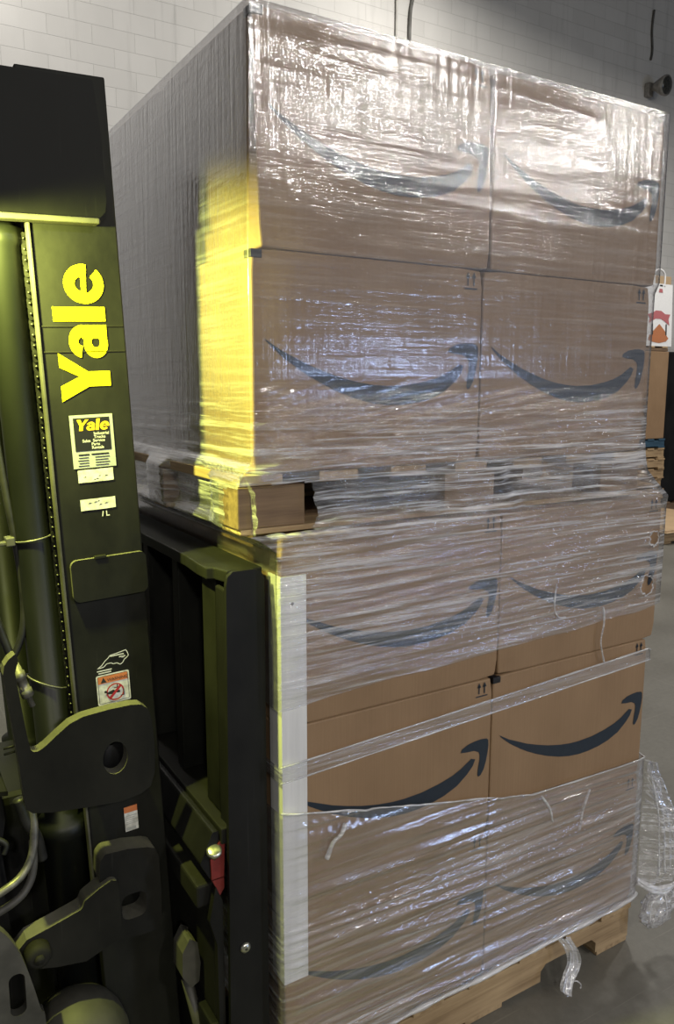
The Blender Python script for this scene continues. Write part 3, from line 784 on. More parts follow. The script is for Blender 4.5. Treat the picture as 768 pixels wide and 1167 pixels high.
def upright(y_out, sgn):
    """I-section mast channel: outer web plate at y_out, flanges running inward (sgn = +1 means towards +Y)"""
    m = MB()
    y1, y2 = sorted((y_out, y_out+sgn*0.016))
    xl, xr = -0.305, -0.137
    m.box(xl, xr, y1, y2, 0.06, 2.312)
    a, b_ = sorted((y_out+sgn*0.016, y_out+sgn*0.09))
    m.box(xl, xl+0.02, a, b_, 0.06, 2.30); m.box(xr-0.02, xr, a, b_, 0.06, 2.30)
    return m.build('mast_channel', M['paint'], FL, bevel=0.003, xf=mt)
near = upright(YM, 1)
upright(0.80, -1)
# paler strip that paints in the lamp-lit rear edge of the channel
m = MB(); m.box(-0.3105, -0.3055, YM-0.004, YM+0.02, 0.5, 2.06); m.build('lit_edge_strip', M['dusty_fender'], near, bevel=0.001, xf=mt)
# faint weld seams across the channel
for z_ in (1.835, 1.785):
    m = MB(); m.box(-0.302, -0.140, YM-0.0012, YM+0.002, z_, z_+0.003); m.build('seam', M['paint_dull'], near, bevel=0.0005, xf=mt)
# yellow lettering reading upwards
def yfn(u, v):
    z = 1.683+u*0.1085*0.97; X = -0.246-0.040*0-v*0.098
    return mx(X-0.0, z)
m = MB(); letters(m, 0, lambda u, v: (-0.2475+TILT*1.75-v*0.100, 1.688+u*0.1035), YM-0.0012)
m.build('brand_lettering', M['yellow'], near, xf=mt)
# dealer sticker
def quad(m, x0, x1, z0, z1, y, mi, skew=0.0):
    m.flat_y([(x0, z0), (x1, z0+skew), (x1, z1+skew), (x0, z1)], y, mi)
def sx(X, Z): return X+TILT*Z
m = MB(); x0_, x1_ = sx(-0.332, 1.606), sx(-0.2445, 1.606)
quad(m, x0_, x1_, 1.551, 1.660, YM-0.0012, 0)
quad(m, x0_+0.007, x1_-0.007, 1.586, 1.654, YM-0.0016, 1)
letters(m, 2, lambda u, v: (x0_+0.010+u*0.0262+v*0.004, 1.628+v*0.0225), YM-0.002)
for i, (s_, dx) in enumerate((('Industrial', 0.046), ('Trucks', 0.046), ('Sales  Service', 0.022), ('Parts', 0.040), ('Rentals', 0.040))):
    text_on(m, 3, s_, x0_+dx, 1.6185-i*0.0072, 0.0085, YM-0.002)
for i in range(5):   # lines too small to read
    z_ = 1.577-i*0.0055
    for (a_, b_) in (((0.012, 0.034), (0.038, 0.074)) if i == 0 else ((0.010+0.002*(i % 2), 0.032), (0.045, 0.072+0.003*(i % 2)))):
        quad(m, x0_+a_, x0_+b_, z_, z_+(0.0032 if i == 0 else 0.0018), YM-0.0016, 1)
m.build('sticker', [M['label_grey'], M['label_black'], M['label_yellow'], M['ink_white']], near, xf=mt)['label'] = 'grey and black dealer sticker with yellow lettering'
rs = np.random.RandomState(2)
for (X0, X1, Z0, Z1) in ((-0.322, -0.2495, 1.521, 1.548), (-0.320, -0.2475, 1.4625, 1.487)):
    m = MB(); zc = (Z0+Z1)/2; a_, b_ = sx(X0, zc), sx(X1, zc)
    pts = [(a_, Z0)]+[(a_+(b_-a_)*k/6, Z0+0.0012*rs.rand()) for k in range(1, 6)]+[(b_, Z0+0.001), (b_, Z1)]+[(b_-(b_-a_)*k/6, Z1-0.0015*rs.rand()) for k in range(1, 6)]+[(a_, Z1-0.001)]
    m.flat_y(pts, YM-0.0012, 0)
    for k in range(5):
        px, pz = a_+0.006+rs.rand()*0.055, Z0+0.002+rs.rand()*0.016
        m.flat_y([(px, pz), (px+0.006+0.004*rs.rand(), pz+0.002), (px+0.004, pz+0.003)], YM-0.0015, 1)
    m.build('sticker', [M['label_white'], M['ink']], near, xf=mt)['label'] = 'worn blank white label strip'
# little hand-painted strokes under the second strip
m = MB(); a_ = sx(-0.277, 1.45)
m.flat_y([(a_, 1.447), (a_+0.002, 1.447), (a_+0.004, 1.458), (a_+0.002, 1.458)], YM-0.0012)
m.flat_y([(a_+0.009, 1.447), (a_+0.016, 1.447), (a_+0.016, 1.449), (a_+0.011, 1.449), (a_+0.011, 1.458), (a_+0.009, 1.458)], YM-0.0012)
m.build('chalk_mark', M['ink_white'], near, xf=mt)
# state outline sticker
nc_ = [(0, 0.10), (0.14, 0.22), (0.25, 0.40), (0.36, 0.52), (0.42, 0.62), (0.62, 0.66), (0.93, 0.74), (0.97, 0.62), (1.0, 0.46), (0.93, 0.36), (0.86, 0.30), (0.80, 0.16), (0.72, 0.10), (0.62, 0.20), (0.50, 0.19), (0.44, 0.26), (0.30, 0.26), (0.20, 0.13)]
m = MB(); a_ = sx(-0.303, 1.13); Wd, Hd = 0.069, 0.047
P_ = [(a_+u*Wd, 1.112+v*Hd) for u, v in nc_]
cx_ = sum(p[0] for p in P_)/len(P_); cz_ = sum(p[1] for p in P_)/len(P_)
for i in range(len(P_)):
    p, q = Vector(P_[i]), Vector(P_[(i+1) % len(P_)]); dv = (q-p); nn = Vector((-dv.y, dv.x)).normalized()*0.0009
    m.flat_y([tuple(p-nn), tuple(q-nn), tuple(q+nn), tuple(p+nn)], YM-0.0012)
for i, (u0, u1, v) in enumerate(((0.42, 0.86, 0.55), (0.70, 0.90, 0.44), (-0.02, 0.44, -0.06), (0.02, 0.42, -0.17))):
    quad(m, a_+u0*Wd, a_+u1*Wd, 1.112+v*Hd, 1.112+v*Hd+0.0026, YM-0.0012, 0)
quad(m, a_+0.78*Wd, a_+0.86*Wd, 1.112+0.40*Hd, 1.112+0.47*Hd, YM-0.0012, 0)
m.build('sticker', M['ink_white'], near, xf=mt)['label'] = 'white outline of a state'
# warning sticker
m = MB(); a_, b_ = sx(-0.3055, 1.067), sx(-0.2335, 1.067); z0_, z1_ = 1.0325, 1.101
m.flat_y(rounded(a_, b_, z0_, z1_, 0.004), YM-0.0012, 0)
m.flat_y(rounded(a_+0.003, b_-0.003, z0_+0.003, z1_-0.003, 0.003), YM-0.0015, 1, [rounded(a_+0.004, b_-0.004, z0_+0.004, z1_-0.004, 0.002)])
quad(m, a_+0.004, b_-0.004, 1.081, z1_-0.004, YM-0.0016, 2)
m.flat_y([(a_+0.009, 1.083), (a_+0.022, 1.083), (a_+0.0155, 1.095)], YM-0.0019, 1)
text_on(m, 1, 'WARNING', a_+0.0235, 1.0845, 0.0092, YM-0.0019)
cx_, cz_ = (a_+b_)/2+0.003, 1.0575
m.flat_y(ell(cx_, cz_, 0.0195, 0.0195), YM-0.0019, 3, [ell(cx_, cz_, 0.0165, 0.0165)])
m.flat_y([(cx_-0.0150, cz_-0.0110), (cx_-0.0110, cz_-0.0150), (cx_+0.0150, cz_+0.0110), (cx_+0.0110, cz_+0.0150)], YM-0.0025, 3)
# pictogram: truck mast with a raised person under crossed bar
m.flat_y(ell(cx_-0.021, cz_+0.004, 0.003, 0.003), YM-0.0022, 1)
m.flat_y([(cx_-0.020, cz_+0.001), (cx_-0.004, cz_+0.006), (cx_+0.002, cz_-0.001), (cx_-0.006, cz_-0.004), (cx_-0.016, cz_-0.003)], YM-0.0022, 1)
m.flat_y([(cx_-0.004, cz_+0.004), (cx_+0.010, cz_+0.002), (cx_+0.010, cz_-0.004), (cx_-0.004, cz_-0.002)], YM-0.0022, 1)
m.flat_y([(cx_+0.011, cz_-0.012), (cx_+0.019, cz_-0.012), (cx_+0.019, cz_+0.003), (cx_+0.017, cz_+0.003), (cx_+0.017, cz_-0.010), (cx_+0.011, cz_-0.010)], YM-0.0022, 1)
m.flat_y([(cx_-0.003, cz_+0.008), (cx_+0.006, cz_+0.008), (cx_+0.006, cz_+0.016), (cx_+0.004, cz_+0.016), (cx_+0.004, cz_+0.010), (cx_-0.003, cz_+0.010)], YM-0.0022, 1)
m.build('sticker', [M['label_white'], M['ink'], M['label_orange'], M['label_red']], near, xf=mt)['label'] = 'orange and white warning sticker'
m = MB(); a_, b_ = sx(-0.2585, 0.75), sx(-0.2285, 0.75)
quad(m, a_, b_, 0.721, 0.780, YM-0.0012, 0); quad(m, a_, b_, 0.766, 0.7805, YM-0.0016, 1)
for i in range(4): quad(m, a_+0.003, b_-0.003-0.004*(i % 2), 0.757-i*0.005, 0.7585-i*0.005, YM-0.0016, 2)
quad(m, a_+0.002, b_-0.006, 0.723, 0.730, YM-0.0016, 2); quad(m, a_, b_, 0.738, 0.7395, YM-0.0016, 2)
m.build('sticker', [M['label_white'], M['label_orange'], M['label_grey']], near, xf=mt)['label'] = 'small white sticker with orange top'
# raised reinforcing plate with lit upper rim
m = MB(); xa, xb = sx(-0.347, 1.32), sx(-0.188, 1.32)
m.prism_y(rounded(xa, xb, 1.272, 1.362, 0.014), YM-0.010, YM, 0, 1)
m.box(xa+0.05, xa+0.075, YM-0.012, YM, 1.358, 1.366); m.build('reinforcing_plate', [M['paint'], M['lit_edge']], near, bevel=0.002, xf=mt)
# cross block at the mast head
m = MB(); zb_, zt_ = 2.040, 2.296
prof = [(-0.62, zt_+0.004), (sx(-0.262, zt_), zt_), (sx(-0.250, 2.20), 2.20), (sx(-0.245, 2.075), 2.075), (sx(-0.248, 2.055), 2.055), (sx(-0.262, zb_), zb_), (-0.62, zb_)]
m.prism_y(prof, YM-0.022, YM-0.001)
hd_ = m.build('mast_head_block', M['paint_deep'], FL, bevel=0.005, xf=mt)
m = MB(); m.box(-0.62, sx(-0.262, zb_), YM-0.034, YM-0.001, zb_-0.010, zb_+0.001); m.build('lower_lip', M['lit_edge'], hd_, bevel=0.003, xf=mt)
m = MB(); m.box(-0.60, -0.20, YM+0.02, 0.79, 2.10, 2.28); m.build('mast_crosshead', M['paint_black'], FL, bevel=0.006, xf=mt)
# lift cylinders, chains, hoses
def lift_cylinder(yc, dx=0.0):
    m = MB(); prof = [(0.30, 0.048), (0.735, 0.048), (0.74, 0.053), (0.775, 0.053), (0.78, 0.0365), (1.99, 0.0365), (1.995, 0.041), (2.025, 0.041), (2.03, 0.03), (2.12, 0.03)]
    m.lathe((-0.350+dx, yc, 0), (0, 0, 1), prof, 32); return m.build('lift_cylinder', M['cylinder'], FL, xf=mt)
cyl = lift_cylinder(0.255)
lift_cylinder(0.74)
for z_, sag in ((1.412, 0.004), (1.095, -0.02)):
    m = MB(); pts = [(-0.350+0.0395*math.cos(t_), 0.255+0.0395*math.sin(t_), z_+sag*math.cos(t_)) for t_ in np.linspace(0, 2*math.pi, 30)[:-1]]
    m.tube(pts, 0.0018, 6, closed=True); m.build('wire_tie', M['fitting'], cyl, xf=mt)
m = MB(); m.box(-0.405, -0.388, 0.232, 0.262, 1.402, 1.42); m.box(-0.418, -0.400, 0.238, 0.255, 1.404, 1.412); m.build('hose_clip', M['dusty_fender'], cyl, bevel=0.002, xf=mt)
# leaf chain between cylinder and channel
m = MB()
for k in range(52):
    z_ = 0.96+k*0.0205
    for dy in (-0.006, 0.006):
        m.prism_y(rounded(-0.3185, -0.3085, z_-0.012, z_+0.012, 0.0048, 3), 0.235+dy-0.0018+(0.003 if k % 2 else 0), 0.235+dy+0.0018+(0.003 if k % 2 else 0))
    m.lathe((-0.3135, 0.223, z_), (0, 1, 0), [(0, 0.0028), (0.026, 0.0028)], 8)
m.build('lift_chain', M['chain'], FL, xf=mt)
# slotted dark panel behind the chain so the mast is closed in depth
m = MB(); m.box(-0.33, -0.285, 0.30, 0.70, 0.10, 0.60); m.build('mast_cross_tie', M['paint_black'], FL, bevel=0.005, xf=mt)
def hose(name, pts, r, mat, seg=10):
    m = MB(); m.tube(spline(pts, 10), r, seg); return m.build(name, mat, FL)
hose('hydraulic_hose', [(-0.500, .25, 1.95), (-0.475, .25, 1.70), (-0.455, .25, 1.50), (-0.443, .25, 1.40), (-0.434, .25, 1.30), (-0.437, .25, 1.22), (-0.452, .25, 1.17), (-0.475, .25, 1.14), (-0.52, .25, 1.12)], 0.0075, M['rubber'])
h2 = hose('hydraulic_hose', [(-0.535, .20, 1.42), (-0.505, .20, 1.29), (-0.487, .20, 1.22), (-0.472, .20, 1.165), (-0.466, .20, 1.145)], 0.0085, M['rubber'])
m = MB(); m.lathe((-0.468, .20, 1.152), Vector((0.032, 0, -0.10)), [(0, 0.0095), (0.018, 0.0105), (0.019, 0.013), (0.034, 0.013), (0.035, 0.010), (0.058, 0.0105), (0.059, 0.0125), (0.075, 0.0125), (0.076, 0.006), (0.10, 0.006)], 12)
m.build('hose_fitting', M['fitting'], h2)
# upper hinge bracket of the mast, with a horn curling up at the left
YB = 0.125
out = [(-0.381, 1.033), (-0.354, 1.042), (-0.300, 1.046), (-0.254, 1.046), (-0.232, 1.042), (-0.219, 1.030), (-0.210, 1.004), (-0.206, 0.94), (-0.208, 0.882), (-0.218, 0.852), (-0.240, 0.840), (-0.281, 0.834), (-0.350, 0.841), (-0.424, 0.851), (-0.462, 0.860), (-0.474, 0.872), (-0.478, 0.91), (-0.482, 0.97), (-0.490, 1.06), (-0.500, 1.160), (-0.497, 1.178), (-0.488, 1.190), (-0.475, 1.199), (-0.471, 1.185), (-0.478, 1.160), (-0.472, 1.10), (-0.464, 1.03), (-0.458, 0.992), (-0.446, 0.988), (-0.43, 0.997), (-0.408, 1.014)]
m = MB(); m.prism_y(out, YB, YB+0.030, 0, 1, hole=ell(-0.292, 0.936, 0.026, 0.036)); br1 = m.build('hinge_bracket', [M['paint_dull'], M['lit_edge']], FL, bevel=0.006, seg=3)
m = MB(); m.lathe((-0.292, YB+0.034, 0.926), (0, 1, 0), [(0, 0.052), (0.046, 0.052)], 24); m.build('pin', M['paint_black'], br1)
m = MB()
for z_ in (0.997, 0.985): m.tube([(-0.505, YB+0.03, z_), (-0.478, YB+0.03, z_+0.002)], 0.0025, 8)
m.build('grease_line', M['paint_black'], br1)
# lower anchor bracket with slot and arm
plate = [(-0.333, 0.655), (-0.330, 0.698), (-0.318, 0.711), (-0.27, 0.708), (-0.225, 0.698), (-0.208, 0.690), (-0.200, 0.668), (-0.197, 0.58), (-0.199, 0.508), (-0.212, 0.490), (-0.245, 0.490), (-0.300, 0.498)]
slot = rounded(-0.288, -0.232, 0.538, 0.598, 0.018)
m = MB(); m.prism_y(plate, YB+0.02, YB+0.072, 0, 1, hole=slot); br2 = m.build('anchor_bracket', [M['paint_dull'], M['lit_edge']], FL, bevel=0.005, seg=3)
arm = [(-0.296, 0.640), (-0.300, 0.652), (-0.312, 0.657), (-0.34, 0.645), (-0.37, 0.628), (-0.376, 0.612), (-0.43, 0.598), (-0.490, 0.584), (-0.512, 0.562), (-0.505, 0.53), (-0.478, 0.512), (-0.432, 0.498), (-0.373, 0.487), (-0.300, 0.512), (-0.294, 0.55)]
m = MB(); m.prism_y(arm, YB+0.004, YB+0.048, 0, 1); m.build('arm', [M['paint_dull'], M['lit_edge']], br2, bevel=0.005, seg=3)
m = MB(); m.lathe((-0.472, YB-0.03, 0.556), (0, 1, 0), [(0, 0.016), (0.004, 0.024), (0.03, 0.026)], 20); m.lathe((-0.472, YB-0.036, 0.556), (0, 1, 0), [(0, 0.010), (0.01, 0.011)], 6); m.build('pin', M['paint_dull'], br2)
# curved steel pipes low at the left
for pts, rr, mt_ in (([(-0.62, .16, .655), (-0.55, .16, .680), (-0.515, .16, .693), (-0.485, .17, .705), (-0.462, .18, .735), (-0.452, .19, .785), (-0.452, .2, .83)], 0.0085, 'fitting'),
                     ([(-0.62, .17, .610), (-0.55, .17, .633), (-0.50, .17, .652), (-0.472, .18, .672), (-0.458, .19, .705), (-0.455, .2, .76)], 0.0085, 'dusty_fender')):
    hose('steel_pipe', pts, rr, M[mt_])
hose('hydraulic_hose', [(-0.478, .20, .86), (-0.462, .20, .80), (-0.445, .21, .76), (-0.435, .22, .70)], 0.012, M['rubber'])
hose('hydraulic_hose', [(-0.56, .22, .79), (-0.525, .22, .775), (-0.505, .22, .755), (-0.51, .22, .735)], 0.006, M['rubber'])
# dark body of the truck behind the mast: cowl, floor plate, front axle housing
m = MB(); m.prism_y([(-1.6, 0.25), (-0.53, 0.25), (-0.50, 0.62), (-0.52, 0.84), (-0.60, 0.905), (-1.6, 0.93)], 0.28, 0.72)
m.build('front_cowl', M['paint_black'], FL, bevel=0.02)
m = MB(); m.box(-0.95, -0.385, 0.34, 0.66, 0.06, 0.80); m.build('axle_housing', M['paint_black'], FL, bevel=0.02)
m = MB(); m.prism_y([(-0.60, 0.885), (-0.495, 0.868), (-0.495, 0.878), (-0.60, 0.896)], 0.21, 0.70); m.build('floor_plate', M['paint_dull'], FL, bevel=0.003)
m = MB(); m.prism_y([(-0.62, 0.865), (-0.505, 0.855), (-0.50, 0.80), (-0.52, 0.70), (-0.50, 0.50), (-0.62, 0.46)], 0.24, 0.27); m.build('side_panel', M['paint_black'], FL, bevel=0.005)
# fender plate with slot and hub cover at the lower left
fen = spline([(-0.66, 0.70), (-0.60, 0.695), (-0.545, 0.655), (-0.510, 0.590), (-0.487, 0.50), (-0.476, 0.445), (-0.470, 0.438), (-0.468, 0.400)], 4)
fen = [(p.x, p.y) for p in [Vector((q[0], q[1])) for q in fen]]+[(-0.53, 0.375), (-0.66, 0.36)]
m = MB(); m.prism_y(fen, 0.09, 0.112, hole=rounded(-0.534, -0.503, 0.452, 0.545, 0.014)); fe = m.build('fender', M['dusty_fender'], FL, bevel=0.003)
m = MB(); m.box(-0.66, -0.468, 0.04, 0.112, 0.372, 0.402); m.build('step_edge', M['dusty_fender'], FL, bevel=0.006)
m = MB(); m.lathe((-0.398, 0.15, 0.20), (0, 0, 1), [(0, 0.115), (0.10, 0.112), (0.135, 0.10), (0.165, 0.080), (0.185, 0.052), (0.195, 0.02), (0.197, 0.002)], 32); m.build('hub_cover', M['dome'], FL)
# front wheel, only its upper rear edge comes near the frame
m = MB(); m.lathe((-0.95, 0.02, 0.33), (0, 1, 0), [(0, 0.18), (0.0, 0.29), (0.03, 0.33), (0.19, 0.33), (0.22, 0.29), (0.22, 0.18)], 40); m.build('front_wheel', M['rubber'], FL)

# carriage: load backrest facing the cartons
BX0, BX1 = -0.088, -0.003
CY0, CY1 = -0.002, 0.96
m = MB()
prof = [(-0.100, 0.05), (-0.006, 0.05), (-0.003, 0.06), (0.001, 1.315), (-0.006, 1.332), (-0.022, 1.338), (-0.070, 1.338), (-0.082, 1.328), (-0.0855, 1.31)]
m.prism_y(prof, CY0, CY0+0.012)
m.box(-0.086, -0.074, CY0+0.012, CY0+0.060, 0.76, 1.30)
bk = m.build('backrest_end_post', M['paint_black'], FL, bevel=0.004)
m = MB(); m.lathe((-0.059, CY0, 0.481), (0, -1, 0), [(0, 0.0125), (0.003, 0.0125), (0.0065, 0.008), (0.0075, 0.003)], 16); m.build('bolt', M['steel'], bk)
m = MB(); m.lathe((-0.059, CY0-0.0072, 0.481), (0, -1, 0), [(0, 0.004), (0.001, 0.0036)], 6); m.build('bolt_socket', M['ink'], bk)
m = MB(); top_ = [(-0.088, 0.055), (-0.103, 0.062), (-0.103, 0.12), (-0.096, 0.20), (-0.096, 0.96), (0.002, 0.96), (0.002, CY0+0.012), (-0.078, CY0+0.012)]
n = len(top_); z0_, z1_ = 1.312, 1.338
m.add([(x, y, z0_) for x, y in top_]+[(x, y, z1_) for x, y in top_], [(i, i+n, (i+1) % n+n, (i+1) % n) for i in range(n)]+[tuple(range(n)), tuple(range(n, 2*n))[::-1]])
m.solid = True
m.build('backrest_top_rail', M['paint'], FL, bevel=0.003)
m = MB(); m.box(-0.012, -0.004, CY0+0.014, CY1-0.01, 0.66, 1.311); m.build('backrest_plate', M['paint_black'], FL, bevel=0.002)
for y_ in (0.072, 0.30, 0.52, 0.74, 0.90):
    m = MB(); m.box(-0.080, -0.013, y_, y_+(0.075 if y_ == 0.072 else 0.04), 0.775, 1.311); m.build('backrest_bar', M['paint'], FL, bevel=0.003)
m = MB(); m.box(-0.104, -0.002, CY0+0.013, CY1, 0.735, 0.772); m.build('backrest_lower_ledge', M['paint_dull'], FL, bevel=0.003)
m = MB(); m.prism_y([(-0.150, 0.70), (-0.120, 0.765), (-0.106, 0.765), (-0.106, 0.69), (-0.130, 0.66)], 0.02, 0.94); m.build('carriage_channel', M['paint_black'], FL, bevel=0.004)
m = MB(); m.box(-0.155, -0.102, 0.035, 0.93, 0.585, 0.64); m.box(-0.118, -0.102, 0.03, 0.93, 0.30, 0.585); m.build('carriage_lower_bar', M['paint_dull'], FL, bevel=0.006)
m = MB(); m.box(-0.135, -0.10, 0.02, 0.94, 0.12, 0.30); m.build('carriage_foot', M['paint_black'], FL, bevel=0.006)
# red clamp with bolt
m = MB(); rc = [(-0.126, 0.655), (-0.098, 0.655), (-0.094, 0.735), (-0.106, 0.742), (-0.128, 0.712)]
m.prism_y(rc, 0.016, 0.085); m.prism_y([(-0.126, 0.657), (-0.098, 0.657), (-0.098, 0.63), (-0.108, 0.615)], 0.016, 0.034)
cl = m.build('red_clamp', M['red'], FL, bevel=0.005)
m = MB(); m.lathe((-0.118, 0.022, 0.702), (-0.12, -0.40, 0.9), [(0, 0.006), (0.022, 0.006), (0.023, 0.0165), (0.031, 0.0165), (0.033, 0.012)], 18); m.build('bolt', M['steel'], cl)
# jointed lower linkage
m = MB(); m.prism_y([(-0.168, 0.44), (-0.150, 0.47), (-0.132, 0.455), (-0.126, 0.40), (-0.130, 0.355), (-0.150, 0.345), (-0.170, 0.38)], 0.10, 0.16); m.build('linkage_knuckle', M['dusty_fender'], FL, bevel=0.008)
m = MB(); m.tube([(-0.150, 0.13, 0.35), (-0.130, 0.10, 0.22), (-0.118, 0.08, 0.12)], 0.013, 12); m.build('linkage_rod', M['dusty_fender'], FL)
m = MB(); m.prism_y([(-0.118, 0.64), (-0.103, 0.60), (-0.1025, 0.10), (-0.116, 0.10), (-0.118, 0.50), (-0.134, 0.56)], 0.014, 0.030); m.build('carriage_end_plate', M['paint_dull'], FL, bevel=0.003)
# forks under the lower pallet deck
for y_ in (0.17, 0.66):
    m = MB(); m.prism_y([(-0.105, 0.30), (-0.105, 0.074), (1.0, 0.082), (1.0, 0.089), (-0.06, 0.112), (-0.06, 0.30)], y_, y_+0.12); m.build('fork', M['paint_dull'], FL, bevel=0.004)

# ---------------------------------------------------------------- things on and before the back wall
def conduit(x, r, mat, label, bend=0.0):
    m = MB(); m.tube(spline([(x+0.10*bend, 6.27, 8.2), (x+0.05*bend, 6.27, 6.6), (x+0.02*bend, 6.27, 6.0), (x-0.02*bend, 6.27, 5.6), (x, 6.27, 4.0), (x, 6.27, 0.01)], 6), r, 10)
    for z_ in (6.4, 4.6, 2.6): m.box(x-r*2.2, x+r*2.2, 6.262, 6.298, z_, z_+0.03)
    return tag(m.build('wall_conduit', mat, None, pos=(x, 6.27, 0.01)), label, 'conduit', None)
conduit(4.76, 0.012, M['conduit'], 'thin pale conduit on the block wall, left of the dark cable')
conduit(4.96, 0.019, M['cable'], 'dark cable running down the block wall behind the stack', 1.0)
E_ = empty('emergency_lamp', (9.07, 6.29, 5.70), 'small grey round lamp head mounted on the block wall at upper right', 'lamp')
m = MB(); m.box(8.96, 9.06, 6.22, 6.298, 5.63, 5.81); m.build('base', M['horn'], E_, bevel=0.01)
m = MB(); m.tube([(9.02, 6.24, 5.72), (9.05, 6.12, 5.73)], 0.025, 10); m.build('bracket', M['horn'], E_)
m = MB(); ax = Vector((0.12, -0.97, -0.16)); m.lathe((9.02, 6.16, 5.74), ax, [(-0.04, 0.03), (0.0, 0.06), (0.10, 0.115), (0.14, 0.13), (0.165, 0.13)], 28); hd2 = m.build('lamp_head', M['horn'], E_)
m = MB(); m.lathe(Vector((9.02, 6.16, 5.74))+ax.normalized()*0.160, ax, [(0, 0.112), (0.008, 0.11), (0.016, 0.06)], 28); m.build('lens', M['lens'], hd2)
m = MB(); m.tube(spline([(9.05, 6.28, 6.75), (9.03, 6.28, 6.5), (9.06, 6.28, 6.25), (9.04, 6.28, 6.12)], 6), 0.014, 8); tag(m.build('cable', M['cable'], None, pos=(9.05, 6.28, 6.12)), 'short dark cable end hanging on the wall above the lamp', 'cable')

# background goods at the right
def pallet(x, y, z, label, mats, group=None, wx=1.2, dy=1.0, h=0.13):
    r = empty('wooden_pallet', (x+wx/2, y+dy/2, z), label, 'pallet', group)
    for k in range(3):
        yy = y+k*(dy-0.05)/2; m = MB(); m.box(x, x+wx, yy, yy+0.05, z+0.02, z+h-0.022); m.build('stringer', mats[0], r, bevel=0.003)
    for k in range(6):
        xx = x+k*(wx-0.12)/5; m = MB(); m.box(xx, xx+0.12, y-0.01, y+dy+0.01, z+h-0.0215, z+h); m.build('deck_board', mats[1], r, bevel=0.003)
    for k in range(3):
        xx = x+k*(wx-0.12)/2; m = MB(); m.box(xx, xx+0.12, y-0.01, y+dy+0.01, z, z+0.0195); m.build('bottom_board', mats[1], r, bevel=0.003)
    return r
BX, BY = 7.06, 5.06
hts = [0, 0.131, 0.262, 0.393, 0.524, 0.655, 0.786]
ords = ['lowest', 'second from the floor', 'third from the floor', 'fourth from the floor', 'fifth from the floor', 'sixth from the floor', 'topmost wood-coloured']
for k, z_ in enumerate(hts):
    pallet(BX-0.02*(k % 2), BY-0.015*(k % 3), z_, 'bare wooden pallet in background pile, %s' % ords[k], (M['wood_x'], M['wood_y']), 'pallets piled in the background', 1.15, 1.0)
pallet(BX-0.05, BY, 0.917, 'dark blue pallet under the big background carton', (M['wood_blue'], M['wood_blue']), None, 1.2, 1.0, 0.118)
m = MB(); m.box(BX-0.05, BX+1.13, BY, BY+0.95, 1.036, 2.135); bc = m.build('carton', M['card'], None, bevel=0.012, pos=(BX+0.5, BY+0.5, 1.036)); tag(bc, 'big plain carton in background on the dark blue pallet', 'box')
m = MB(); m.box(BX-0.051, BX+1.131, BY+0.45, BY+0.50, 1.9, 2.1365); m.box(BX-0.0515, BX-0.05, BY+0.02, BY+0.5, 2.09, 2.13); m.build('flap', M['card_light'], bc, bevel=0.001)
r_ = empty('wooden_slat_frame', (BX+0.5, BY+0.4, 2.136), 'thin wooden slat frame between the big carton and the printed bag', 'pallet')
for k in range(3):
    yy = BY+k*0.38; m = MB(); m.box(BX-0.03, BX+1.1, yy, yy+0.05, 2.1365, 2.172); m.build('runner', M['wood_brown'], r_, bevel=0.003)
for k in range(5):
    xx = BX-0.02+k*0.25; m = MB(); m.box(xx, xx+0.1, BY-0.01, BY+0.85, 2.1725, 2.195); m.build('slat', M['wood_y'], r_, bevel=0.003)
# printed paper bag
bg = empty('paper_bag', (BX+0.86, BY+0.14, 2.196), 'white paper bag with red ribbon and brown house print in background', 'bag')
bx0, bx1, by0, by1, bz0, bz1 = 7.66, 8.22, 5.06, 5.34, 2.196, 2.955
m = MB(); V = []; nn = 8
for k in range(nn+1):
    t_ = k/nn; pin = 0.10*t_
    V += [(bx0+0.01*t_, by0+pin*0.3, bz0+(bz1-bz0)*t_), (bx1-0.01*t_, by0+pin*0.3, bz0+(bz1-bz0)*t_), (bx1-0.015*t_, (by0+by1)/2, bz0+(bz1-bz0)*t_), (bx1-0.01*t_, by1-pin, bz0+(bz1-bz0)*t_), (bx0+0.01*t_, by1-pin, bz0+(bz1-bz0)*t_), (bx0+0.03*t_, (by0+by1)/2, bz0+(bz1-bz0)*t_)]
F = [(k*6+j, k*6+(j+1) % 6, (k+1)*6+(j+1) % 6, (k+1)*6+j) for k in range(nn) for j in range(6)]+[tuple(range(6))[::-1]]
m.add(V, F); m.build('bag_body', M['bag'], bg)
m = MB()
for yy in (by0+0.03, by1-0.1): m.tube(spline([(bx0+0.17, yy, bz1-0.03), (bx0+0.18, yy, bz1+0.12), (bx0+0.28, yy, bz1+0.17), (bx0+0.38, yy, bz1+0.12), (bx0+0.39, yy, bz1-0.03)], 6), 0.011, 8)
m.build('handle', M['bag'], bg)
m = MB(); yq = lambda z: by0+0.03*(z-bz0)/(bz1-bz0)-0.004
def pq(poly, mi):
    vs, tr = triangulate([poly]); m.add([(x, yq(z), z) for x, z in vs], tr, mi)
X = lambda u: bx0+u*(bx1-bx0)
Zz = lambda v: bz0+v*(bz1-bz0)
pq([(X(.18), Zz(.36)), (X(.30), Zz(.40)), (X(.42), Zz(.44)), (X(.60), Zz(.44)), (X(.74), Zz(.40)), (X(.90), Zz(.34)), (X(.86), Zz(.44)), (X(.92), Zz(.52)), (X(.74), Zz(.52)), (X(.60), Zz(.57)), (X(.42), Zz(.57)), (X(.30), Zz(.53)), (X(.14), Zz(.50)), (X(.22), Zz(.44))], 0)
m.build('ribbon_print', M['bag_red'], bg); m = MB()
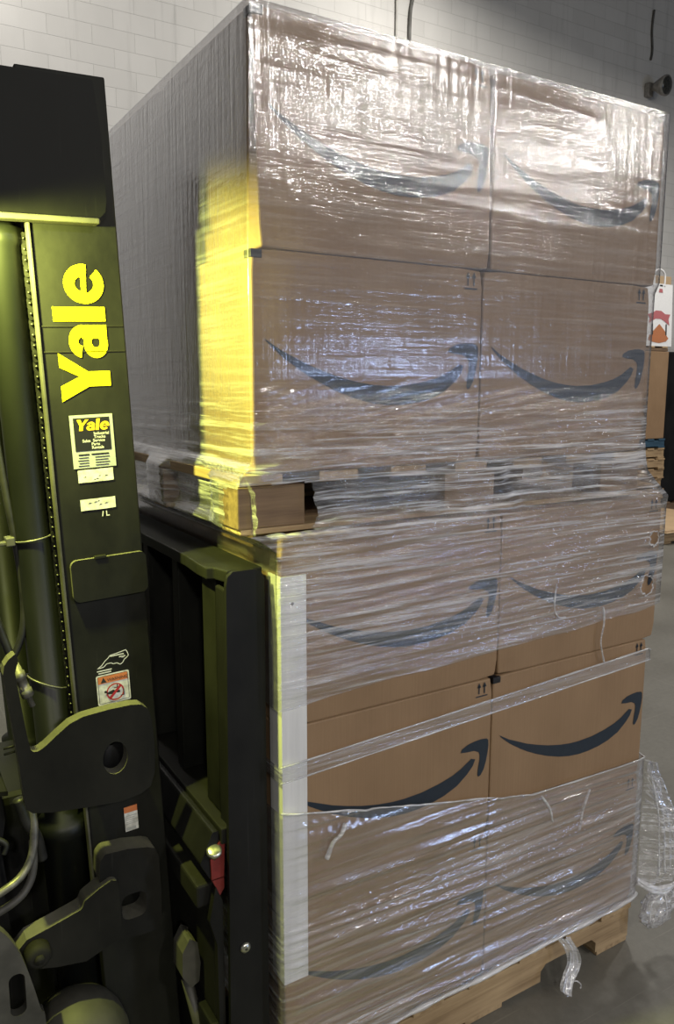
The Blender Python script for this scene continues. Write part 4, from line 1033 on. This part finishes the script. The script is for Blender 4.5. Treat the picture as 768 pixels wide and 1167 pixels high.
pq([(X(.22), Zz(.18)), (X(.18), Zz(.10)), (X(.30), Zz(.07)), (X(.55), Zz(.05)), (X(.80), Zz(.08)), (X(.88), Zz(.13)), (X(.80), Zz(.18)), (X(.76), Zz(.18)), (X(.76), Zz(.24)), (X(.55), Zz(.36)), (X(.34), Zz(.24)), (X(.34), Zz(.18))], 0)
m.build('house_print', M['bag_brown'], bg); m = MB()
pq([(X(.29), Zz(.18)), (X(.335), Zz(.18)), (X(.335), Zz(.36)), (X(.29), Zz(.36))], 0); m.build('bar_print', M['ink'], bg); m = MB()
pq([(X(.77), Zz(.18)), (X(.81), Zz(.18)), (X(.81), Zz(.36)), (X(.77), Zz(.36))], 0); m.build('bar_print', M['ink'], bg); m = MB()
pq([(X(.50), Zz(.86)), (X(.64), Zz(.86)), (X(.62), Zz(.92)), (X(.52), Zz(.92))], 0); m.build('mark_print', M['bag_red'], bg); m = MB()
pq([(X(.53), Zz(.96)), (X(.63), Zz(.96)), (X(.63), Zz(.985)), (X(.53), Zz(.985))], 0)
m.build('mark_print', M['ink'], bg)
# carton and pink-wrapped pack behind the bag
m = MB(); m.box(7.60, 8.9, 5.62, 6.2, 2.196, 3.16); c_ = m.build('carton', M['card_light'], None, bevel=0.01, pos=(8.2, 5.9, 2.196)); tag(c_, 'light brown carton half hidden behind the white printed bag', 'box')
m = MB(); m.box(7.599, 8.901, 5.88, 5.94, 3.0, 3.1612); m.build('tape', M['card'], c_)
m = MB(); m.box(7.72, 8.08, 5.36, 5.58, 2.196, 3.04); c_ = m.build('pack', M['pink'], None, bevel=0.02, pos=(7.9, 5.46, 2.196)); tag(c_, 'pink and white pack standing behind the white printed bag', 'pack')
m = MB(); m.box(7.719, 8.081, 5.358, 5.582, 2.93, 2.97); m.build('band', M['bag'], c_)
# dark block added to fill the dark area beyond the pallet pile
dk = empty('dark_filler', (8.95, 5.7, 0), 'tall dark filler block added right of the big background carton', 'goods')
m = MB(); m.box(8.36, 9.5, 5.3, 6.15, 0.14, 2.15); m.build('dark_block', M['paint_black'], dk, bevel=0.03)
for k in range(3):
    m = MB(); yy = 5.3+k*0.4; m.box(8.36, 9.5, yy, yy+0.05, 0.02, 0.118); m.build('stringer', M['wood_brown'], dk, bevel=0.003)
for k in range(5):
    m = MB(); xx = 8.36+k*0.255; m.box(xx, xx+0.12, 5.29, 6.16, 0.1185, 0.1395); m.build('deck_board', M['wood_brown'], dk, bevel=0.003)
for k in range(2):
    m = MB(); xx = 8.36+k*1.02; m.box(xx, xx+0.12, 5.29, 6.16, 0.0, 0.0195); m.build('bottom_board', M['wood_brown'], dk, bevel=0.003)
# flat cardboard sheets on a low pallet
pallet(6.72, 3.9, 0.0, 'low wooden pallet on the floor under flat cardboard sheets', (M['wood_x'], M['wood_y']), None, 1.25, 1.04, 0.13)
for k, (dz, th, sh) in enumerate(((0.131, 0.014, 0.0), (0.146, 0.014, 0.03))):
    m = MB()
    vs = [(6.66+sh, 3.82+sh, 0), (8.1, 3.82+sh, 0), (8.1, 5.0, 0), (6.66+sh, 5.0, 0)]
    m.box(6.66+sh, 8.05+sh, 3.82+sh, 4.96, dz, dz+th)
    o = m.build('cardboard_sheet', M['card_light'], None, bevel=0.003, pos=(7.3, 4.4, dz))
    tag(o, ('lower' if k == 0 else 'upper')+' flat cardboard sheet lying on the low background pallet', 'cardboard', 'flat cardboard sheets in the background')
